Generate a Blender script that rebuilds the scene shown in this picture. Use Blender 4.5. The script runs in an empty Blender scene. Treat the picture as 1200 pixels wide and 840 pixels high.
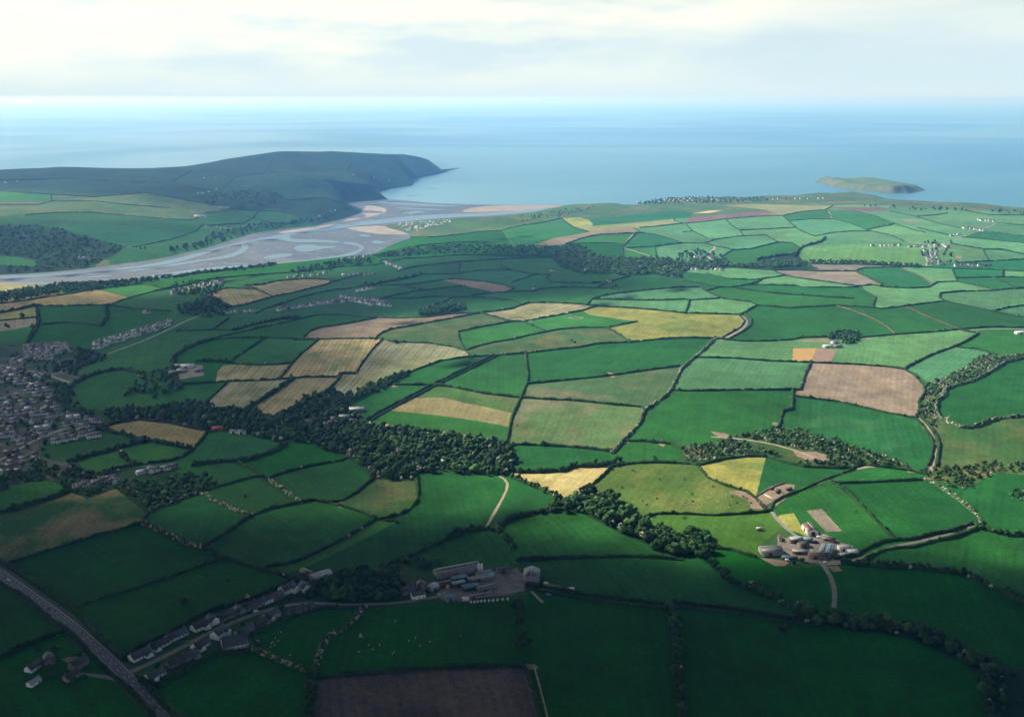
import bpy, bmesh, math, random
import numpy as np
from mathutils import Vector, geometry, noise
from mathutils.bvhtree import BVHTree

scene = bpy.context.scene
COL = scene.collection
R = math.radians
# ------------------------------------------------------------------ camera
CAM_Z = 510.0
F = 1177.0                       # focal length in photo pixels (photo 1200 x 840)
PITCH = math.atan(305.0 / F)
cam_d = bpy.data.cameras.new("camera"); cam = bpy.data.objects.new("camera", cam_d); COL.objects.link(cam)
cam.location = (0, 0, CAM_Z); cam.rotation_euler = (math.pi / 2 - PITCH, 0, 0)
cam_d.sensor_width = 36; cam_d.lens = 36 * F / 1200; cam_d.clip_start = 1.0; cam_d.clip_end = 600000
scene.camera = cam
# ------------------------------------------------------------------ sky
SUN_AZ = R(60)                   # left of the view direction
SUN_EL = R(40)
TO_SUN = Vector((-math.sin(SUN_AZ) * math.cos(SUN_EL), math.cos(SUN_AZ) * math.cos(SUN_EL), math.sin(SUN_EL)))
world = bpy.data.worlds.new("World"); scene.world = world; world.use_nodes = True
wn = world.node_tree; wn.nodes.clear()
w_out = wn.nodes.new("ShaderNodeOutputWorld"); w_bg = wn.nodes.new("ShaderNodeBackground")
w_sky = wn.nodes.new("ShaderNodeTexSky"); w_sky.sky_type = 'NISHITA'; w_sky.sun_disc = False
w_sky.sun_elevation = SUN_EL; w_sky.sun_rotation = -SUN_AZ; w_sky.air_density = 1.0; w_sky.dust_density = 1.6; w_sky.ozone_density = 1.5
w_sky.altitude = 100
# thin high cloud: procedural, by direction
w_tc = wn.nodes.new("ShaderNodeTexCoord")
w_map = wn.nodes.new("ShaderNodeMapping"); w_map.inputs['Scale'].default_value = (1.0, 1.0, 5.0); w_map.inputs['Location'].default_value = (0.35, 0.0, 0.62)
w_no = wn.nodes.new("ShaderNodeTexNoise"); w_no.inputs['Scale'].default_value = 3.2; w_no.inputs['Detail'].default_value = 7; w_no.inputs['Roughness'].default_value = 0.55
w_ra = wn.nodes.new("ShaderNodeValToRGB"); w_ra.color_ramp.elements[0].position = 0.38; w_ra.color_ramp.elements[1].position = 0.62
w_mix = wn.nodes.new("ShaderNodeMixRGB"); w_mix.inputs['Color2'].default_value = (14.5, 12.6, 8.7, 1)
w_sep = wn.nodes.new("ShaderNodeSeparateXYZ")
w_lo = wn.nodes.new("ShaderNodeMapRange")      # fade the cloud into the horizon haze
w_lo.inputs['From Min'].default_value = 0.0; w_lo.inputs['From Max'].default_value = 0.07; w_lo.inputs['To Min'].default_value = 0.0
w_left = wn.nodes.new("ShaderNodeMapRange")    # the bank of cloud is heavier on the sun's side
w_left.inputs['From Min'].default_value = 0.32; w_left.inputs['From Max'].default_value = -0.12; w_left.inputs['To Min'].default_value = 0.22
w_mul = wn.nodes.new("ShaderNodeMath"); w_mul.operation = 'MULTIPLY'
w_mul2 = wn.nodes.new("ShaderNodeMath"); w_mul2.operation = 'MULTIPLY'
L = wn.links
L.new(w_tc.outputs['Generated'], w_map.inputs[0]); L.new(w_map.outputs[0], w_no.inputs['Vector']); L.new(w_no.outputs[0], w_ra.inputs[0])
L.new(w_tc.outputs['Generated'], w_sep.inputs[0]); L.new(w_sep.outputs['Z'], w_lo.inputs['Value']); L.new(w_sep.outputs['X'], w_left.inputs['Value'])
w_hi = wn.nodes.new("ShaderNodeMapRange"); w_hi.inputs['From Min'].default_value = 0.10; w_hi.inputs['From Max'].default_value = 0.32; w_hi.inputs['To Min'].default_value = 1.0; w_hi.inputs['To Max'].default_value = 0.12
w_mul3 = wn.nodes.new("ShaderNodeMath"); w_mul3.operation = 'MULTIPLY'
L.new(w_sep.outputs['Z'], w_hi.inputs['Value']); L.new(w_ra.outputs[0], w_mul3.inputs[0]); L.new(w_hi.outputs[0], w_mul3.inputs[1]); L.new(w_mul3.outputs[0], w_mul.inputs[0]); L.new(w_lo.outputs[0], w_mul.inputs[1])
L.new(w_mul.outputs[0], w_mul2.inputs[0]); L.new(w_left.outputs[0], w_mul2.inputs[1])
L.new(w_mul2.outputs[0], w_mix.inputs['Fac']); 
w_veil = wn.nodes.new("ShaderNodeMixRGB"); w_veil.inputs['Color2'].default_value = (6.9, 8.9, 10.0, 1)
w_vf = wn.nodes.new("ShaderNodeMapRange"); w_vf.inputs['From Min'].default_value = 0.0; w_vf.inputs['From Max'].default_value = 0.26; w_vf.inputs['To Min'].default_value = 0.92; w_vf.inputs['To Max'].default_value = 0.0
L.new(w_sep.outputs['Z'], w_vf.inputs['Value']); L.new(w_vf.outputs[0], w_veil.inputs['Fac'])
L.new(w_sky.outputs[0], w_veil.inputs['Color1']); L.new(w_veil.outputs[0], w_mix.inputs['Color1'])
L.new(w_mix.outputs[0], w_bg.inputs['Color']); w_bg.inputs['Strength'].default_value = 0.065
L.new(w_bg.outputs[0], w_out.inputs['Surface'])
# ------------------------------------------------------------------ sun
sun_d = bpy.data.lights.new("sun", 'SUN'); sun_d.energy = 5.0; sun_d.angle = R(0.6); sun_d.color = (1.0, 0.93, 0.80)
sun = bpy.data.objects.new("sun", sun_d); COL.objects.link(sun)
sun.rotation_euler = (-TO_SUN).to_track_quat('-Z', 'Y').to_euler()
sun.location = (0, 0, 3000)
# ------------------------------------------------------------------ exposure / render
scene.view_settings.view_transform = 'Standard'; scene.view_settings.look = 'None'
scene.view_settings.exposure = 0.78; scene.view_settings.gamma = 1.0
scene.cycles.use_denoising = True
scene.cycles.max_bounces = 5; scene.cycles.diffuse_bounces = 2; scene.cycles.glossy_bounces = 2
scene.cycles.volume_bounces = 2; scene.cycles.transparent_max_bounces = 16
scene.cycles.use_adaptive_sampling = True

# ================================================================== maths
SP, CP = math.sin(PITCH), math.cos(PITCH)
def ray(px, py):
    px = np.asarray(px, float); py = np.asarray(py, float)
    a = px - 600.0; b = 420.0 - py
    d = np.stack([a, F * CP + b * SP, -F * SP + b * CP], -1)
    return d
def at_z(px, py, z):
    d = ray(px, py); t = (z - CAM_Z) / d[..., 2]
    return d[..., 0] * t, d[..., 1] * t
def to_px(x, y, z):
    z = z - CAM_Z
    dep = y * CP - z * SP; up = y * SP + z * CP
    return 600 + F * x / dep, 420 - F * up / dep, dep
def P(s):
    return [tuple(float(v) for v in q.split(',')) for q in s.split()]
rng = np.random.default_rng(7)
random.seed(7)
def vnoise(x, y, scale, seed=0):
    """value noise on arrays, 0..1"""
    x = np.asarray(x, float) / scale + seed * 17.3; y = np.asarray(y, float) / scale + seed * 9.1
    xi = np.floor(x).astype(np.int64); yi = np.floor(y).astype(np.int64)
    fx = x - xi; fy = y - yi; fx = fx * fx * (3 - 2 * fx); fy = fy * fy * (3 - 2 * fy)
    def h(a, b):
        n = (a * 374761393 + b * 668265263 + seed * 1442695041) & 0xffffffff
        n = ((n ^ (n >> 13)) * 1274126177) & 0xffffffff
        return ((n ^ (n >> 16)) & 0xffff) / 65535.0
    return (h(xi, yi) * (1 - fx) + h(xi + 1, yi) * fx) * (1 - fy) + (h(xi, yi + 1) * (1 - fx) + h(xi + 1, yi + 1) * fx) * fy
def fbm(x, y, scale, seed=0, o=3):
    v = 0; a = .5; s = 0
    for k in range(o):
        v = v + a * vnoise(x, y, scale / 2 ** k, seed + k); s += a; a *= .5
    return v / s
def in_poly(x, y, poly):
    x = np.asarray(x, float); y = np.asarray(y, float); ins = np.zeros(x.shape, bool)
    n = len(poly)
    for i in range(n):
        x1, y1 = poly[i]; x2, y2 = poly[(i + 1) % n]
        if y1 == y2: continue
        c = ((y1 > y) != (y2 > y)) & (x < (x2 - x1) * (y - y1) / (y2 - y1) + x1)
        ins ^= c
    return ins
def seg_dist(x, y, poly, closed=True):
    d = np.full(np.shape(x), 1e18)
    n = len(poly)
    for i in range(n if closed else n - 1):
        x1, y1 = poly[i]; x2, y2 = poly[(i + 1) % n]
        dx, dy = x2 - x1, y2 - y1; l2 = dx * dx + dy * dy + 1e-9
        t = np.clip(((x - x1) * dx + (y - y1) * dy) / l2, 0, 1)
        d = np.minimum(d, (x - x1 - t * dx) ** 2 + (y - y1 - t * dy) ** 2)
    return np.sqrt(d)
def smooth(v, a, b):
    t = np.clip((v - a) / (b - a), 0, 1); return t * t * (3 - 2 * t)

# ================================================================== coast lines (south land, headland, island)
S_SHORE = P("-400,352 -150,343 0,332.5 45,333 83,333.5 110,333 145,330 175,327 200,325 233,321 283,317 323,312 360,310 400,306 433,303 438,297 462,285 480,279 483,275 472,271 455,266.5 451,263.5 470,261 500,257.5 537,256 560,256 600,252.5 625,248 650,244.5 677,242.5 720,239.5")
S_CLIFF = P("743,236.5 760,232.5 782,229.5 800,230 875,229.5 917,228 947,225.5 983,224.3 1000,224 1020,224.5 1043,227 1065,232 1100,236.2 1150,239.5 1200,243.3 1260,249 1330,256 1500,275 1800,305")
south = [tuple(map(float, at_z(x, y, 3.0))) for x, y in S_SHORE]
south += [(float(a), float(b) + 60) for a, b in (at_z(x, y, 32.0) for x, y in S_CLIFF)]
south += [(9000, south[-1][1] - 900), (9000, -3000), (-9000, -3000), (-9000, south[0][1] - 300)]
N_SHORE = P("-400,332 -150,326 0,322 30,320.5 67,318 100,314.5 142,309 167,306 197,301 225,294.5 250,288 275,280 293,274 317,270 342,267 367,265 385,260.5 400,257 414,253 425,248.5 424,245 416,242.5 404,240 410,236.5 433,234.5 455,233.5 447,231.5 441,229 441,226 458,221 483,217.5 485,214.5 483,210.5 500,206.5 517,203 527,200 543,195.8")
RIDGE = [(533, 188, 80), (517, 183, 120), (490, 180, 150), (450, 178.5, 172), (400, 177, 185), (345, 175, 193), (320, 176.3, 190), (280, 179.5, 178), (240, 184.5, 158),
         (200, 193, 138), (175, 198.8, 124), (140, 198.0, 126), (110, 196, 130), (80, 194, 136), (55, 195.2, 132), (30, 197.5, 130), (0, 198.8, 128), (-100, 198, 130), (-400, 197, 130)]
north = [tuple(map(float, at_z(x, y, 2.0))) for x, y in N_SHORE]
for (x, y, z), off in zip(RIDGE, (350, 420, 520, 600, 700, 750, 750, 700, 650, 600, 600, 600, 600, 600, 600, 600, 600, 600, 600)):
    a, b = at_z(x, y, z); north.append((float(a), float(b) + off))
north += [(-9000, north[-1][1]), (-9000, north[0][1] + 300)]
CTRL = RIDGE + [
 (100, 240, 80), (100, 270, 48), (50, 300, 18), (200, 250, 52), (250, 278, 12), (300, 230, 92), (300, 258, 20), (380, 225, 95), (400, 240, 28), (450, 205, 105), (60, 220, 112),
 (160, 222, 100), (230, 215, 118), (480, 205, 66), (517, 195, 42), (-100, 250, 70), (-200, 220, 100), (150, 290, 22), (350, 250, 35), (350, 205, 140),
 (40, 480, 26), (0, 560, 36), (100, 640, 46), (600, 800, 56), (200, 760, 58), (1100, 800, 54), (450, 530, 34), (320, 510, 34), (200, 480, 32), (560, 545, 38), (640, 562, 40), (750, 620, 46), (900, 700, 50), (1050, 745, 48),
 (700, 450, 60), (900, 440, 64), (1080, 480, 50), (1150, 550, 46), (1000, 600, 54), (880, 580, 58), (920, 525, 48), (300, 440, 52), (450, 400, 58), (560, 430, 60), (300, 370, 46), (100, 360, 36), (200, 338, 16), (60, 420, 24),
 (400, 330, 36), (500, 300, 44), (440, 350, 42), (560, 340, 50), (600, 290, 46), (560, 265, 14), (480, 268, 5), (700, 270, 50), (720, 312, 44), (680, 340, 50), (850, 280, 50), (1000, 300, 55), (1100, 290, 56), (900, 237, 38), (1000, 232, 36),
 (850, 350, 58), (1000, 360, 60), (1150, 350, 58), (1150, 250, 42), (780, 238, 30), (650, 255, 24), (1150, 430, 54), (560, 610, 48), (400, 600, 46), (400, 700, 52), (1150, 660, 50), (700, 700, 52), (-300, 500, 40), (-300, 400, 30), (-300, 700, 50), (1500, 500, 55), (1500, 350, 55), (1500, 700, 50)]
cx, cy, cz = [], [], []
for x, y, z in CTRL:
    a, b = at_z(x, y, z); cx.append(float(a)); cy.append(float(b)); cz.append(z)
for x, y, z in RIDGE:
    a, b = at_z(x, y, z)
    for dd, dz in ((300, 30), (650, 80)): cx.append(float(a)); cy.append(float(b) + dd); cz.append(max(10, z - dz))
for a, b, z in ((0, 0, 60), (-1500, 0, 60), (1500, 0, 55), (0, -2000, 70), (5000, 2000, 60), (-5000, 1500, 60)):
    cx.append(a); cy.append(b); cz.append(z)
cx, cy, cz = map(np.array, (cx, cy, cz))
# raster of heights
GX0, GY0, GS = -9000.0, -3000.0, 20.0
gx = np.arange(GX0, 9001, GS); gy = np.arange(GY0, 10001, GS)
MX, MY = np.meshgrid(gx, gy)
num = np.zeros(MX.shape); den = np.zeros(MX.shape)
for a, b, z in zip(cx, cy, cz):
    w = 1.0 / ((MX - a) ** 2 + (MY - b) ** 2 + 130.0 ** 2) ** 1.6
    num += w * z; den += w
Z = num / den
big = 40
ins_s = in_poly(MX, MY, south); ins_n = in_poly(MX, MY, north)
sd_s = seg_dist(MX, MY, south); sd_n = seg_dist(MX, MY, north)
rmp = np.where(ins_s, smooth(sd_s, -10, 150), 0) + np.where(ins_n, smooth(sd_n, -10, 120), 0)
rough = (fbm(MX, MY, 420, 3) - .5) * 11 + np.where(ins_n, (fbm(MX, MY, 300, 9, 4) - .5) * 22 * smooth(Z, 20, 90), 0)
HG = np.where(rmp > 0, np.maximum(0.9, (Z + rough) * rmp + .9), 0.5)
def height(x, y):
    x = np.asarray(x, float); y = np.asarray(y, float)
    u = np.clip((x - GX0) / GS, 0, HG.shape[1] - 1.001); v = np.clip((y - GY0) / GS, 0, HG.shape[0] - 1.001)
    i = u.astype(int); j = v.astype(int); fu = u - i; fv = v - j
    return (HG[j, i] * (1 - fu) + HG[j, i + 1] * fu) * (1 - fv) + (HG[j + 1, i] * (1 - fu) + HG[j + 1, i + 1] * fu) * fv
def ground(px, py):
    """where the line of sight meets the land"""
    d = ray(px, py); d = d / np.linalg.norm(d, axis=-1, keepdims=True)
    n = d.shape[0]; hit = np.full(n, np.nan); prev_t = np.full(n, 400.0)
    pg = None; done = np.zeros(n, bool)
    t = 400.0
    while t < 9800:
        x = d[:, 0] * t; y = d[:, 1] * t; z = CAM_Z + d[:, 2] * t
        g = z - height(x, y)
        if pg is not None:
            c = (~done) & (g <= 0)
            f = pg / (pg - g + 1e-9); hit[c] = (pt + (t - pt) * f)[c]; done |= c
        pg = g; pt = t; t *= 1.004
    hit[~done] = 9000
    return np.stack([d[:, 0] * hit, d[:, 1] * hit], -1)
def ground1(px, py):
    r = ground(np.array([px]), np.array([py]))[0]; return float(r[0]), float(r[1])
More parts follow.
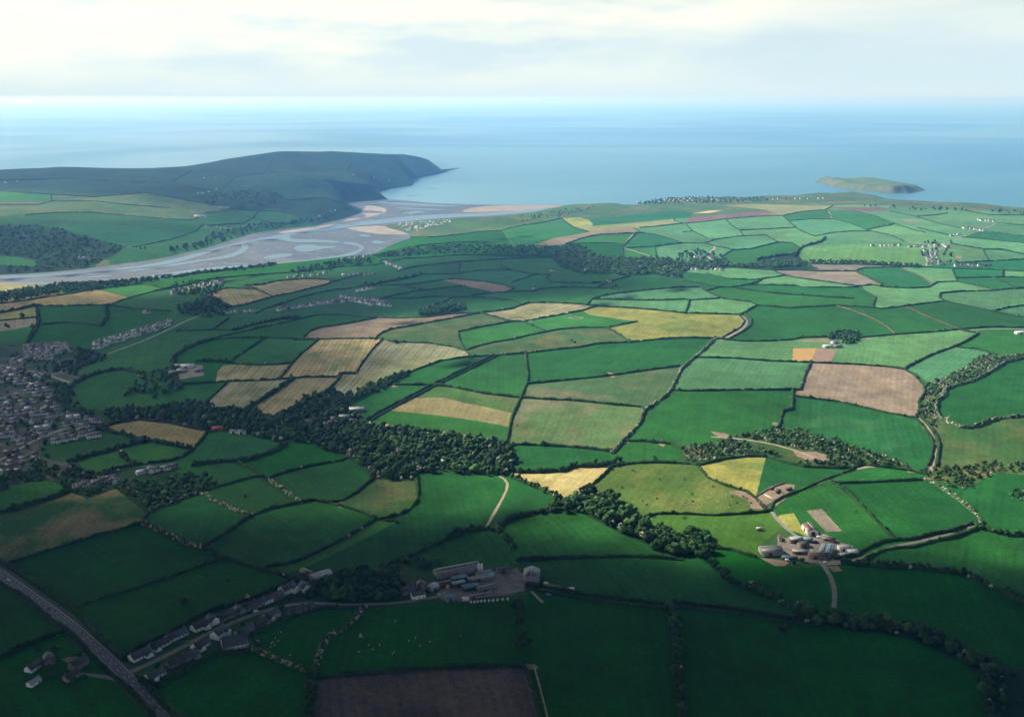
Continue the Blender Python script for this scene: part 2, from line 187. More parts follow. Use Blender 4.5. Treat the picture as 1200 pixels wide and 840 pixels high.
# ================================================================== boundaries traced on the land
# kind: h hedge, b hedge in blossom, t hedge with trees, l sunken lane between two hedges, r reddish hedge, e only a change of crop
LINES = """
e -45,190 -45,340 -45,500 -45,700 -45,885 300,885 700,885 1245,885 1245,700 1245,500 1245,247
h -46,640 7,661 30,674 55,693 72,703 90,715 103,731 117,747 137,764 147,773
h -46,662 0,683 28,699 47,715 77,738 93,752 107,767 123,784 150,806 172,830 190,852 212,885
h 77,738 30,757 0,771 -44,790
h 7,661 67,642 117,627 167,613
b 167,613 182,620 200,628 218,637 238,641
h 238,641 262,654 290,662 308,667 343,678
h 262,654 233,664 200,676 155,690 125,699 103,707 90,713
t -44,616 0,602 40,591 67,582 82,576
e 82,576 103,584 135,573 140,573
h 140,573 155,585 174,600 167,613
b 174,600 187,594 200,591 215,584 233,578
b 233,578 243,582 255,589 272,597 293,604
h 238,641 255,631 272,620 283,611 295,604 317,596 342,591 367,586 385,589
h 385,589 400,593 425,600 440,608 450,610 465,611
h 233,578 250,572 275,565 297,559 310,559
b 315,562 327,570 335,577 343,582 352,587
t 225,545 260,541 285,541 300,537 318,530 335,522
h 280,543 297,550 304,556 315,562
h 315,560 333,554 360,547 380,543 400,540
h 385,589 400,587 418,577 430,567 437,562
h 488,556 488,563 490,575 489,587 480,597 468,603 452,607 440,608
h 312,664 335,661 352,656 370,648 400,633 423,619 437,611
e 318,670 345,669 368,660 400,645 430,630 460,614 467,611
h 450,664 467,657 490,648 507,640 520,634 530,628
t 530,628 542,623 555,622 568,619 583,622 592,630 602,642
e 571,617 583,595 595,573 600,563
t 583,618 600,608 625,602 640,599
h 605,657 630,656 655,654 700,653 740,652 765,653 800,656
l 620,688 650,693 683,699 730,705 780,711 805,710 858,716 892,722 915,726 930,728
t 785,711 788,725 790,745 793,770 795,790 798,815 800,845 803,884
e 632,702 640,730 646,780 652,840 660,884
h 368,796 400,791 450,787 500,783 560,781 600,780 615,781
h 615,781 620,793 632,838 645,884
t 368,788 366,800 364,820 362,850 352,884
b 427,712 418,722 410,732 396,740 384,748 375,764 370,780 368,790
b 297,761 315,769 335,777 355,784 368,788
e 535,706 536,740 537,767 540,782
e 427,712 470,712 500,706 560,705 606,700 622,690
h 148,770 165,758 182,750 200,742 220,730 242,718 262,712 280,706 300,699 317,692 335,685 345,679
h 168,800 186,804 200,794 232,778 258,764 282,767 303,754 297,743 320,733 342,723 362,717 382,713 405,713 427,712
h 832,642 857,644 872,649 886,653
t 985,659 1002,661 1025,664 1050,665 1072,665 1100,670 1133,674 1150,683 1175,693 1187,700 1200,707 1244,731
h 975,655 1000,652 1012,645 1022,640 1035,635 1050,633 1070,632 1093,626 1117,622 1142,612
h 1010,658 1022,651 1035,645 1052,642 1072,641 1095,634 1118,630 1142,621
t 1145,617 1160,622 1172,625 1185,628 1205,628 1244,632
h 1051,634 1033,617 1017,600 1000,583 988,573 976,566
b 1083,562 1090,564 1103,572 1117,581 1133,593 1148,607 1150,615
h 1000,566 1040,564 1083,562
h 976,566 988,566 1000,566
h 903,598 895,600 870,602 838,604 800,602 770,602 757,606 750,611
h 896,596 886,584 875,576 850,569 830,560 822,551 819,546
e 898,535 893,553 886,582
h 717,547 742,543 770,542 798,543 820,545 850,538 875,535 898,535 920,542 942,547 983,549 1000,548
h 717,547 705,559 693,569 686,578
t 605,553 625,554 645,553 662,552 672,547 700,547 717,545
t 600,560 617,567 633,573 652,583 660,588
e 915,603 930,601 943,623 950,630
e 945,598 963,596 987,622 968,623 945,598
h 593,520 597,502 600,488 610,467 617,450 619,441 617,428 616,415
h 617,450 650,447 690,443 717,440 758,434 798,429
h 610,466 640,468 667,469 690,471 717,474 753,477
h 602,521 642,522 683,525 716,529
b 718,531 725,523 732,515 742,505 750,496 754,482 768,473 780,464 787,456 791,448 798,433 805,427 813,420 825,410 837,398
h 734,517 755,517 775,519 788,521 800,526
h 787,457 800,458 830,458 867,457 900,457 928,457 938,457
h 938,457 943,441 950,426
h 814,419 858,420 900,423 947,425 998,427 1040,430 1060,433
h 1060,433 1072,440 1083,452 1083,462 1077,470 1078,480 1073,490
h 929,464 983,471 1000,475 1035,483 1073,490
h 929,457 929,464 928,480 917,482 915,494 911,502
e 788,521 805,522 830,520 845,516 855,511 880,506 900,503 911,502 935,503 960,511 985,519 1003,524 1028,531 1050,539 1070,547
h 1000,549 1010,545 1033,547 1063,551 1085,556
h 1073,490 1083,500 1091,512 1094,522 1092,535 1088,546
h 1077,488 1088,498 1098,511 1101,522 1099,535 1098,547
b 1097,490 1110,495 1125,501 1137,502 1150,498 1170,491 1190,489 1203,488 1244,484
b 1244,421 1200,420 1178,425 1170,430 1150,442 1137,448 1117,453 1107,457 1108,463 1098,470 1097,479 1100,490
e 1098,547 1130,542 1160,539 1200,540 1244,540
e 1085,560 1110,566 1135,573 1150,562 1170,553 1200,556 1244,553
h 1062,431 1087,418 1105,411 1120,406 1134,399 1147,391
h 1120,407 1142,409 1155,412 1168,416
e 1168,416 1200,413 1244,408
e 1062,433 1075,437 1086,447 1100,445 1118,436 1133,428 1145,418 1160,415 1168,416
h 1005,396 1030,394 1050,392 1080,390 1107,388 1125,386 1160,383 1200,384 1244,386
h 1125,387 1147,391
h 800,396 838,397 870,400 900,400 930,398 938,396 967,395 990,396 1005,396
h 478,437 500,429 517,423 543,419 575,417 617,414 650,410 680,407 700,403 742,401 770,398 800,396
t 478,437 462,445 450,450 433,457 417,466 400,473
l 580,417 560,427 543,435 508,452 487,463 467,473 445,485 428,495 418,500
h 462,451 480,451 503,451 527,453 567,461 600,465 610,466
e 458,481 517,487 560,493 596,500
e 487,466 520,466 545,472 575,478 600,484
b 428,498 467,502 517,507 550,513 592,520
h 545,411 560,406 580,401 600,398 620,393 640,389 657,386 683,384 711,384 747,377
h 711,384 727,393 738,401
h 613,377 625,382 640,388
h 613,377 640,372 657,369 683,364 699,359
e 683,364 690,369 712,372 747,377
h 440,396 446,391 458,386 483,382 508,377 542,371 562,367 580,365 600,362 610,358 620,355 650,355 683,357 700,359 750,362 783,365 800,367 830,368 867,369
h 867,370 873,376 868,384 855,391 842,398
h 872,367 881,374 880,381 872,388 858,395 852,399
h 887,358 878,363 868,369
h 820,337 833,344 847,350 880,354 887,358 925,361 967,359 980,358
r 980,358 1000,364 1025,374 1040,383 1048,391
h 980,358 1017,360 1033,362 1067,358 1107,353
h 1107,353 1133,359 1163,365 1200,372 1244,381
h 1163,365 1180,361 1200,358 1244,350
r 1063,360 1087,371 1107,379 1125,386
h 1107,353 1101,349 1102,344 1125,342 1158,341 1180,339 1200,338 1244,334
h 1088,337 1098,331 1122,330 1150,336 1167,340
h 1000,336 1022,334 1040,337 1067,338 1088,337
h 1002,318 1017,325 1033,333
h 1000,318 1013,314 1050,313 1080,313 1117,315 1160,316 1198,318 1244,321
h 1007,337 1020,345 1026,349 1023,359
e 1000,350 1023,350
r 1057,315 1078,323 1090,331
e 1080,321 1116,320
h 1116,315 1119,323 1122,330
h 1120,326 1163,325 1200,325 1244,325
h 1163,325 1180,332 1190,338
h 1175,316 1175,325
h 908,318 920,323 942,327 980,332 1000,335
h 905,317 935,317 960,318 1002,318
h 948,311 955,314 960,318
h 947,309 970,310 1000,310 1030,311 1060,312 1075,313
h 828,321 855,327 883,328 907,325 920,323
h 828,341 842,337 858,337 875,334 887,331 896,326
h 875,334 905,334 933,335 943,337 975,337 1007,337
h 862,338 908,344 940,346 967,348 998,350
h 800,329 820,332 842,337
e 800,318 828,321
h 803,351 808,352 842,350
h 808,352 806,360 803,367
h 693,351 720,351 747,352 775,352 803,351
h 688,358 693,351 705,347 722,344 742,342 770,339 798,337 820,337
h 622,342 633,339 660,337 683,337 713,338 733,342
h 700,337 706,333 715,330 738,324
e 738,324 755,323 780,326 800,329
h 645,322 640,326 645,331 667,332 693,332 706,331
h 600,317 625,322 645,322
h 600,331 615,326 626,322
h 445,350 480,350 507,348 533,348 567,349 600,352 612,356
h 552,347 566,345 583,343 600,342 622,341
h 470,335 500,331 520,328 533,327 567,330 590,334 603,338 592,343
e 520,329 545,335 583,343
h 445,350 483,342 517,338 545,335
h 472,335 486,338 500,340
h 400,340 425,335 467,334 480,333
t 430,335 455,331 480,326 494,322
h 494,322 533,321 555,318 567,317 600,317
h 466,318 480,314 498,311 520,309 542,307 570,305 600,303 645,302
h 585,304 587,313 600,316
h 540,308 537,320
h 400,313 417,312 440,311 450,308 470,305
h 370,369 400,369 433,372 467,373 500,372 530,368 560,367
h 505,359 520,354 530,349
h 355,397 362,389 375,384 398,381 420,377 440,373
h 345,398 372,398 400,397 430,397 447,397 460,401 500,402 533,407 547,412 552,418
h 448,398 437,409 430,418 423,428 417,438
h 537,389 538,400 545,411
h 537,389 560,384 600,377 613,377
h 562,367 583,372 600,377
h 372,399 355,413 343,425 332,439 325,445
h 272,425 280,427 303,428 330,427 343,425
t 230,424 250,424 272,425
h 272,422 285,413 293,408 305,400 312,396
h 250,398 280,396 312,396 345,397
t 203,432 205,418 218,409 233,403 250,398
h 242,399 260,394 280,390 310,383 338,377 355,373 370,369
h 205,388 242,387 275,387
h 248,387 258,380 268,373
t 275,387 300,380 325,375 350,372
h 300,368 308,363 320,359 337,354 350,349 367,345 385,341 400,339
h 238,347 250,341 267,338 300,339 320,348
h 238,347 258,350 262,357 272,360 292,356 320,348 340,344 358,340 385,333 390,328
h 287,335 308,334 323,330 358,327 385,328 392,330
h 287,335 300,338
h 392,330 410,325 430,321
h 204,337 240,328 290,323 350,319 400,313
h 0,356 -44,358
h 0,356 33,352 57,348
t -44,370 0,367 22,363 43,358
h 43,358 67,359 100,358 127,358 158,362 200,365
h 57,348 87,344 105,340 130,337 167,333 193,338
e 120,341 152,349
h 127,358 140,353 153,349 175,343 197,338 205,335
h -44,378 0,376 42,372
t 43,358 44,372 45,381 38,393 32,402
h 45,381 80,378 120,382
t 120,382 126,372 126,358
e -44,390 0,388 20,385 44,381
e -44,404 0,404 32,402 60,400 75,403 90,406 110,398 130,391 160,383 195,371 200,365
e 90,408 125,417 150,408 175,400 200,391 207,388
t 85,450 105,441 125,435 145,433 165,438
e 85,450 88,457 87,467 93,478 117,481 130,474 142,462 150,450 165,438
h 113,503 133,497 163,492 200,496 222,501 243,505 238,513 226,527
t 226,527 200,521 167,516 142,509 113,503
t 167,518 150,523 138,526 120,531 103,535 82,542
e 113,503 95,514 60,518 45,523 48,535 65,540 82,542
h 82,542 100,552 115,555 135,549 158,545 200,540 214,535 226,527
t 138,526 145,535 150,541 158,545
h 208,451 240,449 267,447 300,446 322,445 360,442 393,442 400,438 417,438
h 268,447 255,459 240,473
h 400,441 390,452 377,463
t 342,445 332,452 320,461 303,471 288,481
e 282,427 262,428 255,435 253,448
e 200,476 222,472 240,474 262,480 287,482 300,484 313,488 340,482 350,473 360,466 377,463 390,463 400,473
e -44,585 0,577 25,567 50,561 70,567 82,576
t 888,304 902,302 915,300 932,298
h 803,262 825,260 850,257 885,254 917,253
e 917,253 905,249 897,247 850,251 808,255 803,262
h 917,253 940,248 967,246
e 811,250 830,247 847,246.5 830,250 811,250
h 790,259 803,262 812,271 820,275 828,279 838,281
h 838,281 865,277 885,276 898,276 912,284
h 850,257 858,265 867,270 871,276
h 867,270 890,269 930,267
h 917,253 924,259 934,268 944,273 955,277
h 925,259 950,257 978,257
h 978,257 972,252 967,246 975,242
h 955,277 975,273 1000,271 1020,271
h 978,257 1000,263 1017,270 1047,277 1060,283
t 932,301 936,294 942,289 955,286 962,284 968,279
h 825,285 840,289 860,293 880,292 895,288 912,284 928,285 938,291
e 882,292 882,301
h 838,281 825,285 800,285
h 859,293 850,298 845,303
h 800,272 812,271
e 938,291 960,288 1000,286 1040,285 1078,291 1078,304 1060,311
e 938,291 936,300 945,309
h 1000,247 1025,253 1047,262 1072,270 1085,273
h 1017,269 1032,266 1047,263
h 1042,248 1072,254 1100,262 1127,268
h 1075,267 1095,272 1117,277
h 1072,254 1098,252 1110,250
h 1168,261 1185,263 1200,264 1244,266
h 1130,247 1160,252 1200,252 1244,255
h 1160,272 1200,277 1244,281
h 1127,278 1160,281 1200,285 1244,289
h 1115,286 1152,292 1175,293 1200,298 1244,305
h 1152,292 1155,300 1160,306
h 1122,308 1160,306 1200,304 1244,304
e 975,241 1000,240 1040,241 1060,243 1120,246 1160,247 1200,249 1244,253
e 847,241 880,239 920,240 950,241 975,241
e 800,240 847,241 900,246
h 613,264 630,262 645,259 658,256
h 658,256 665,262 673,267 690,272
e 658,256 680,255 690,258 695,263 694,265 673,267
e 625,287 650,279 675,275 690,272 707,271 742,267
h 742,267 752,273
h 663,286 683,279 703,275 730,274 752,273
e 625,287 642,288 663,286
h 663,286 690,285 720,285 732,287
h 745,274 737,282 729,290
h 752,273 767,275 785,280 800,285
h 800,285 768,289 735,291 729,290
h 767,289 770,301
e 690,257 742,252 770,249 800,247
e 694,265 720,263 743,261 800,256
h 750,267 775,265 800,262
h 729,290 731,303
e 600,270 640,271 673,272
h 482,278 510,278 538,275 560,272 588,270 613,264
e 588,270 595,281 600,290
h 438,300 460,294 480,290 500,287 540,284 570,284 600,290
h 445,305 500,302 540,299 600,300 640,300
e 450,265 475,265 500,263 530,260 550,257
h -44,240 0,240 45,240 60,236 110,236 150,240 200,244
e -44,237 0,237 50,237 45,240
h 30,252 75,249 110,249 150,253 200,257 228,258
e -44,265 0,264 40,263 75,269 110,280 150,289
e 150,289 130,301 110,308 102,314
h 155,290 185,284 200,281 230,271 238,262 228,258
e -44,302 0,300 20,301 45,306 40,312 0,310 -44,311
e 112,311 121,304 127,306 129,310
h 240,265 265,263 285,262 297,255 303,247
h 303,247 270,246 240,250 228,258
h 303,247 325,248 345,252 358,260
h 297,256 320,262 345,262
e 120,262 160,266 200,272 228,273
e 235,238 258,226 290,222 320,225 337,235 335,244 300,246 260,245 235,238
h -44,226 0,224 60,228 110,231 170,226 235,238
h 60,228 60,236
h -44,214 20,211 90,210 150,214 200,214 258,226
h 150,214 170,226
h 258,226 275,208 310,203 360,207 400,214 440,218
h 200,214 225,200 275,208
h 310,203 320,186
h 400,214 410,190
h 337,235 380,232 404,238
e 228,258 230,271
e -44,256 30,252
e 60,266 90,262 120,262
e 228,258 226,266 200,272
e 335,244 303,247
e 358,260 372,264
e 345,262 367,265
e 440,218 458,221
e 150,289 155,290
e 426,236.5 433,235 460,233.8 480,235.5 510,238.5 545,239.5 600,240.5 640,240.5 680,239.5 722,238.3 745,235.5
t 203,432 208,451
e 230,424 213,428 205,431
e 243,505 262,505 290,508 310,515 325,518 335,521 345,518 358,518 367,520 377,527 390,531 402,533 404,538 417,541 430,552 437,561 450,562 470,563 487,564
e 488,556 500,553 517,552 550,557 583,558 600,556 605,553
e 200,476 185,478 165,478 140,482 117,481
e 93,478 100,490 113,503
e 82,542 72,555 62,563 50,561
e 85,450 95,436 105,425 125,417
e 165,438 185,432 203,432
e 142,462 165,462 185,470 200,476
e 258,569 240,556 214,556 195,548 158,547
e 214,556 222,550 226,545
e 343,678 360,672 385,672 405,670 430,668 450,664
e 467,657 490,667 515,668 560,662 604,664 622,668 635,685 632,702
e 467,657 470,712
e 602,642 604,650 606,657 604,664
e 571,617 568,620
e 660,588 672,582 686,578
e 660,588 650,593 640,599
e 640,599 660,601 680,601 697,609 712,617 728,625 757,637 780,648 800,656
e 686,578 700,578 715,583 728,592 738,600 752,610 775,622 795,630 805,640 803,652 800,656
e 805,640 820,641 832,642
e 886,653 900,655 920,662 945,665 955,663 968,661 985,659
e 800,656 812,652 833,664 850,677 868,690 892,697 912,703 930,712 950,722 965,727
e 930,728 965,731 1000,739 1033,742 1067,749 1100,762 1133,774 1143,784 1148,802 1153,818 1160,835 1163,884
e 965,727 1000,728 1020,726 1060,732 1090,740 1120,752 1150,765 1170,775 1244,800
e 965,727 955,725 930,722 915,726
e 950,630 968,625 985,635 1008,647
e 975,655 979,661
e 903,598 910,608 920,618 932,627 950,630
h 903,596 907,589 917,583 942,573 967,562 1000,550
e 885,579 905,570 920,566 935,575
e 976,566 967,562
e 1088,546 1085,556
e 1083,562 1085,558
e 400,473 418,485 428,498
e 717,529 718,546
e 600,521 603,535 605,553
e 147,773 152,785 168,800
e 655,289 675,288 690,293 700,300 731,303 770,301 790,306 830,309 848,304 860,311 880,311 890,304
e 645,302 655,312 670,318 685,322 720,321 738,324 765,322 785,325 800,326 802,318
e 800,318 820,316 860,314 905,317
e 655,289 650,296 645,302
e 640,300 645,289 655,288
e 600,290 628,287
e 800,240 780,238 755,236 730,240
e 800,247 811,249.5
e 800,256 808,255
e 742,267 751,267
e 799,262 804,262
e 975,244 1000,247
e 1085,273 1104,284
e 1017,270 1000,271
e 1042,248 1040,242
e 1127,268 1146,269
e 1117,277 1114,283
e 1110,250 1122,246
e 1130,247 1118,246
e 1168,261 1145,269 1127,278 1110,284 1098,290 1088,303 1082,313
e 1160,272 1146,270
e 1160,306 1122,308 1100,310 1086,313
e 968,279 1000,280 1020,283 1060,283 1078,291
e 845,303 848,305
e 592,520 603,522
e 600,555 600,564
e 886,653 890,640 900,632 912,622 930,622 950,630
e 808,255 811,250
e 800,526 800,543
e 1100,489 1096,507
h 160,792 175,806 190,822 205,840 222,862 236,886
e 72,347 80,333
e 967,246.5 977,242.5 1030,242.5 1048,246 1020,248 1000,246.5 967,246.5
e 1050,310.5 1050,314
"""
# what grows in each field: x, y, crop (dark: grass with painted shade)
SEEDS = """
900,200 sea; 620,225 sea; 100,327 mud; 350,295 mud; 445,278 mud; 560,245 mud
60,620 patchy; 280,830 dark; 120,660 dark; 190,710 dark; 190,690 dark; 30,715 dark; 40,830 dark; 340,745 dark; 450,750 dark; 570,750 dark; 500,820 plough_dark; 700,780 dark; 640,800 dark; 1000,800 dark; 1050,700 dark; 1100,655 green
210,605 green; 290,580 green; 330,630 green; 250,630 green; 390,555 green; 370,570 green; 445,582 olive; 392,643 bright; 470,630 green; 530,590 green; 540,650 green; 640,585 green; 690,625 green; 700,670 green;  850,700 green; 560,560 green
660,563 straw; 750,575 olive_lit; 860,620 bright; 855,555 straw_green; 930,557 green; 640,540 green; 760,530 green; 990,558 green; 950,595 green; 970,610 plough; 925,610 straw_green; 1060,590 green; 1130,580 green; 1180,610 green; 1120,650 green
540,478 straw_dull; 520,460 olive; 500,495 fresh; 560,440 green; 500,440 green; 440,470 green; 660,430 green; 670,455 olive_grey; 670,495 olive_grey; 750,440 green; 820,480 green; 860,440 pale; 870,410 pale; 1010,455 plough; 1000,500 bluegreen
1150,460 green; 1150,520 olive; 1100,425 pale; 1050,410 pale; 1160,400 fresh; 940,375 green; 1010,380 green; 1080,380 green; 1100,365 green; 1160,350 pale; 1190,367 pale
350,310 mud; 410,400 stubble; 640,365 stubble; 520,390 olive; 590,388 fresh; 650,375 fresh; 670,396 straw_green; 780,385 straw_green; 710,378 fresh; 400,420 stubble; 470,415 stubble; 430,437 stubble_green; 300,436 stubble; 290,460 stubble; 350,460 stubble; 410,387 plough_dull; 420,388 plough_dull; 460,378 plough_dull
280,348 stubble; 350,335 stubble; 560,333 plough_dull; 965,325 plough; 980,315 plough; 860,254 plough_purple; 830,248.5 straw; 1010,245 plough_purple; 710,272 plough_dull; 640,284 plough_dull; 670,262 straw_green; 
180,508 straw_dull; 30,348 straw_dull; 20,360 straw_dull; 20,370 straw_green; 20,380 plough_dull
745,256 bluegreen; 740,264 pale_yellow; 780,270 pale; 700,282 fresh; 770,282 bluegreen; 640,275 bluegreen; 620,266 fresh; 870,300 green; 1000,298 mown; 860,265 pale; 890,262 pale; 900,272 pale; 950,265 pale; 880,283 pale; 840,270 pale; 940,280 pale; 900,295 pale; 750,347 pale; 750,357 pale; 840,358 pale; 760,330 green
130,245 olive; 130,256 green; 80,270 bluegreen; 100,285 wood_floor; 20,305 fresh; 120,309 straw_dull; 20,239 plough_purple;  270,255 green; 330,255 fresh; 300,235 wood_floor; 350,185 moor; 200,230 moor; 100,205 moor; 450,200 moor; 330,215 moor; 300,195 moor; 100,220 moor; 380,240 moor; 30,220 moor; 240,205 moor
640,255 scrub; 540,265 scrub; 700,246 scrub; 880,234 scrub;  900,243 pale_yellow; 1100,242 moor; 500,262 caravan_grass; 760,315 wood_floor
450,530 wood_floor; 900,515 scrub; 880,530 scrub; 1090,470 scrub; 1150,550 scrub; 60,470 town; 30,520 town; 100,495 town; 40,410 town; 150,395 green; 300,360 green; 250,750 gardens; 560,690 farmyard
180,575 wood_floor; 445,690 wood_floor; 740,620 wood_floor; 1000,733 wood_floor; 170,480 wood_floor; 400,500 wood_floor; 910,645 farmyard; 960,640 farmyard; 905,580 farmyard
"""
# ================================================================== materials
def new_mat(name):
    m = bpy.data.materials.new(name); m.use_nodes = True
    nt = m.node_tree; b = nt.nodes['Principled BSDF']; b.inputs['Roughness'].default_value = 0.9
    b.inputs['Specular IOR Level'].default_value = 0.15
    return m, nt, b
def node(nt, t, **kw):
    n = nt.nodes.new(t)
    for k, v in kw.items():
        if k.startswith('_'): setattr(n, k[1:], v)
        else: n.inputs[k.replace('__', ' ')].default_value = v
    return n
def mixc(nt, a, b, f, blend='MIX'):
    n = nt.nodes.new("ShaderNodeMixRGB"); n.blend_type = blend
    for s, v in (('Color1', a), ('Color2', b), ('Fac', f)):
        if isinstance(v, bpy.types.NodeSocket): nt.links.new(v, n.inputs[s])
        elif s == 'Fac': n.inputs[s].default_value = v
        else: n.inputs[s].default_value = (*v, 1) if len(v) == 3 else v
    return n.outputs[0]
def maprange(nt, v, a, b, c=0, d=1):
    n = nt.nodes.new("ShaderNodeMapRange"); nt.links.new(v, n.inputs['Value'])
    n.inputs['From Min'].default_value = a; n.inputs['From Max'].default_value = b
    n.inputs['To Min'].default_value = c; n.inputs['To Max'].default_value = d
    return n.outputs[0]
def pos_noise(nt, scale, detail=3, rough=.55, vec=None, dist=0.0):
    if vec is None: vec = node(nt, "ShaderNodeNewGeometry").outputs['Position']
    n = node(nt, "ShaderNodeTexNoise", Scale=scale, Detail=detail, Roughness=rough, Distortion=dist)
    nt.links.new(vec, n.inputs['Vector']); return n.outputs[0]
def mth(nt, op, a, b=None):
    n = nt.nodes.new("ShaderNodeMath"); n.operation = op
    for i, v in enumerate((a, b)):
        if v is None: continue
        if isinstance(v, bpy.types.NodeSocket): nt.links.new(v, n.inputs[i])
        else: n.inputs[i].default_value = v
    return n.outputs[0]

def attr_obj(nt, name):
    n = nt.nodes.new("ShaderNodeAttribute"); n.attribute_type = 'OBJECT'; n.attribute_name = name; return n.outputs['Fac']
def field_material():
    m, nt, b = new_mat("field")
    pos = node(nt, "ShaderNodeNewGeometry").outputs['Position']
    base = nt.nodes.new("ShaderNodeObjectInfo").outputs['Color']
    c2 = nt.nodes.new("ShaderNodeAttribute"); c2.attribute_type = 'OBJECT'; c2.attribute_name = 'second_color'
    # broad patches of the second colour (poor soil, dry grass)
    n1 = pos_noise(nt, 0.011, 5, .6, pos, .6); pt = attr_obj(nt, 'patchiness')
    thr = mth(nt, 'SUBTRACT', 0.78, mth(nt, 'MULTIPLY', pt, 0.36))
    f = mth(nt, 'MULTIPLY', mth(nt, 'SUBTRACT', n1, thr), 6.0)
    f = maprange(nt, f, 0, 1)
    col = mixc(nt, base, c2.outputs['Color'], f)
    # brightness mottling at three sizes
    for sc, lo, hi in ((0.004, .78, 1.24), (0.03, .78, 1.22), (0.22, .78, 1.22)):
        v = maprange(nt, pos_noise(nt, sc, 3, .6, pos), .3, .7, lo, hi)
        col = mixc(nt, col, v, 1.0, 'MULTIPLY')
    v = maprange(nt, pos_noise(nt, 0.9, 2, .6, pos), .3, .7, .72, 1.28); col = mixc(nt, col, v, 1.0, 'MULTIPLY')
    # yellower / bluer drift of hue
    hv = pos_noise(nt, 0.009, 3, .6, pos)
    col = mixc(nt, col, (1.22, 1.02, .8), maprange(nt, hv, .45, .75, 0, .55), 'MULTIPLY')
    # working lines
    rot = nt.nodes.new("ShaderNodeVectorRotate"); rot.rotation_type = 'Z_AXIS'
    nt.links.new(pos, rot.inputs['Vector']); nt.links.new(attr_obj(nt, 'line_angle'), rot.inputs['Angle'])
    sx = nt.nodes.new("ShaderNodeSeparateXYZ"); nt.links.new(rot.outputs[0], sx.inputs[0])
    wob = mth(nt, 'MULTIPLY', pos_noise(nt, 0.02, 2, .5, pos), 6.0)
    u = mth(nt, 'ADD', sx.outputs['X'], wob)
    s1 = mth(nt, 'SINE', mth(nt, 'MULTIPLY', u, 6.2832 / 9.0))
    s2 = mth(nt, 'SINE', mth(nt, 'MULTIPLY', u, 6.2832 / 23.0))
    sl = mth(nt, 'ADD', mth(nt, 'MULTIPLY', s1, .6), mth(nt, 'MULTIPLY', s2, .4))
    brk = maprange(nt, pos_noise(nt, 0.012, 3, .6, pos), .35, .65, .2, 1)
    amt = mth(nt, 'MULTIPLY', mth(nt, 'MULTIPLY', sl, brk), attr_obj(nt, 'line_strength'))
    col = mixc(nt, col, mth(nt, 'ADD', 1.0, amt), 1.0, 'MULTIPLY')
    # wheel tracks: pairs of thin dark lines a sprayer's width apart
    tw = mth(nt, 'ABSOLUTE', mth(nt, 'SUBTRACT', mth(nt, 'FRACT', mth(nt, 'DIVIDE', u, 19.0)), .5))
    tr = mth(nt, 'LESS_THAN', mth(nt, 'ABSOLUTE', mth(nt, 'SUBTRACT', tw, .07)), .020)
    col = mixc(nt, col, (.66, .72, .66), mth(nt, 'MULTIPLY', tr, mth(nt, 'MULTIPLY', brk, .75)), 'MULTIPLY')
    nt.links.new(col, b.inputs['Base Color']); b.inputs['Roughness'].default_value = .95; b.inputs['Specular IOR Level'].default_value = .08
    bp = node(nt, "ShaderNodeBump", Strength=.5, Distance=.35)
    nt.links.new(pos_noise(nt, .35, 3, .6, pos), bp.inputs['Height']); nt.links.new(bp.outputs[0], b.inputs['Normal'])
    return m
M_FIELD = field_material()
# crop: colour, second colour, patchiness, line strength
CROPS = dict(
 green=((.014, .090, .018), (.040, .098, .024), .35, .10), fresh=((.021, .112, .020), (.056, .122, .028), .35, .09), dark=((.004, .082, .004), (.014, .086, .006), .35, .10),  # dark: foreground grass, its cloud shade deepened by a darker colour
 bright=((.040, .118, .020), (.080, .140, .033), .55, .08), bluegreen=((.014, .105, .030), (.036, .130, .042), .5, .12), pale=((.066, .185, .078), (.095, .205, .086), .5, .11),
 olive=((.040, .100, .026), (.090, .110, .045), .85, .10), olive_grey=((.060, .120, .045), (.115, .125, .072), .85, .09), olive_lit=((.075, .130, .026), (.130, .160, .042), .8, .08),
 straw=((.330, .305, .140), (.22, .23, .08), .8, .09), straw_green=((.200, .225, .060), (.120, .175, .045), .85, .10), straw_dull=((.185, .175, .085), (.09, .12, .05), .8, .09), pale_yellow=((.16, .21, .09), (.20, .22, .11), .6, .07),
 stubble=((.240, .222, .125), (.13, .155, .06), .85, .26), stubble_green=((.17, .18, .080), (.24, .20, .11), .9, .24), plough=((.180, .155, .122), (.135, .122, .092), .7, .10), plough_dull=((.165, .150, .112), (.14, .13, .08), .6, .12),
 plough_purple=((.120, .085, .080), (.15, .11, .09), .6, .10), plough_dark=((.110, .080, .068), (.085, .064, .056), .8, .16), patchy=((.032, .105, .022), (.180, .155, .070), 1.0, .08),
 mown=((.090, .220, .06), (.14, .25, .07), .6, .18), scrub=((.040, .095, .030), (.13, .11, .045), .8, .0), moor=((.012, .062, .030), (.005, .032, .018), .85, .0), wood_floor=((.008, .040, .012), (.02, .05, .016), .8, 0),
 town=((.020, .055, .025), (.085, .095, .09), .9, 0), gardens=((.022, .080, .022), (.05, .10, .03), .7, 0), farmyard=((.030, .080, .025), (.11, .10, .07), .8, 0), caravan_grass=((.09, .13, .06), (.22, .19, .12), .9, 0),
 mud=((.205, .205, .200), (.15, .155, .16), .9, .0))
M_MUD, nt, b = new_mat("mud")
c = mixc(nt, (.058, .085, .110), (.038, .058, .080), maprange(nt, pos_noise(nt, .006, 6, .62, None, 1.2), .42, .62))
c = mixc(nt, c, (.10, .115, .13), maprange(nt, pos_noise(nt, .0035, 4, .6, None, .5), .56, .68))
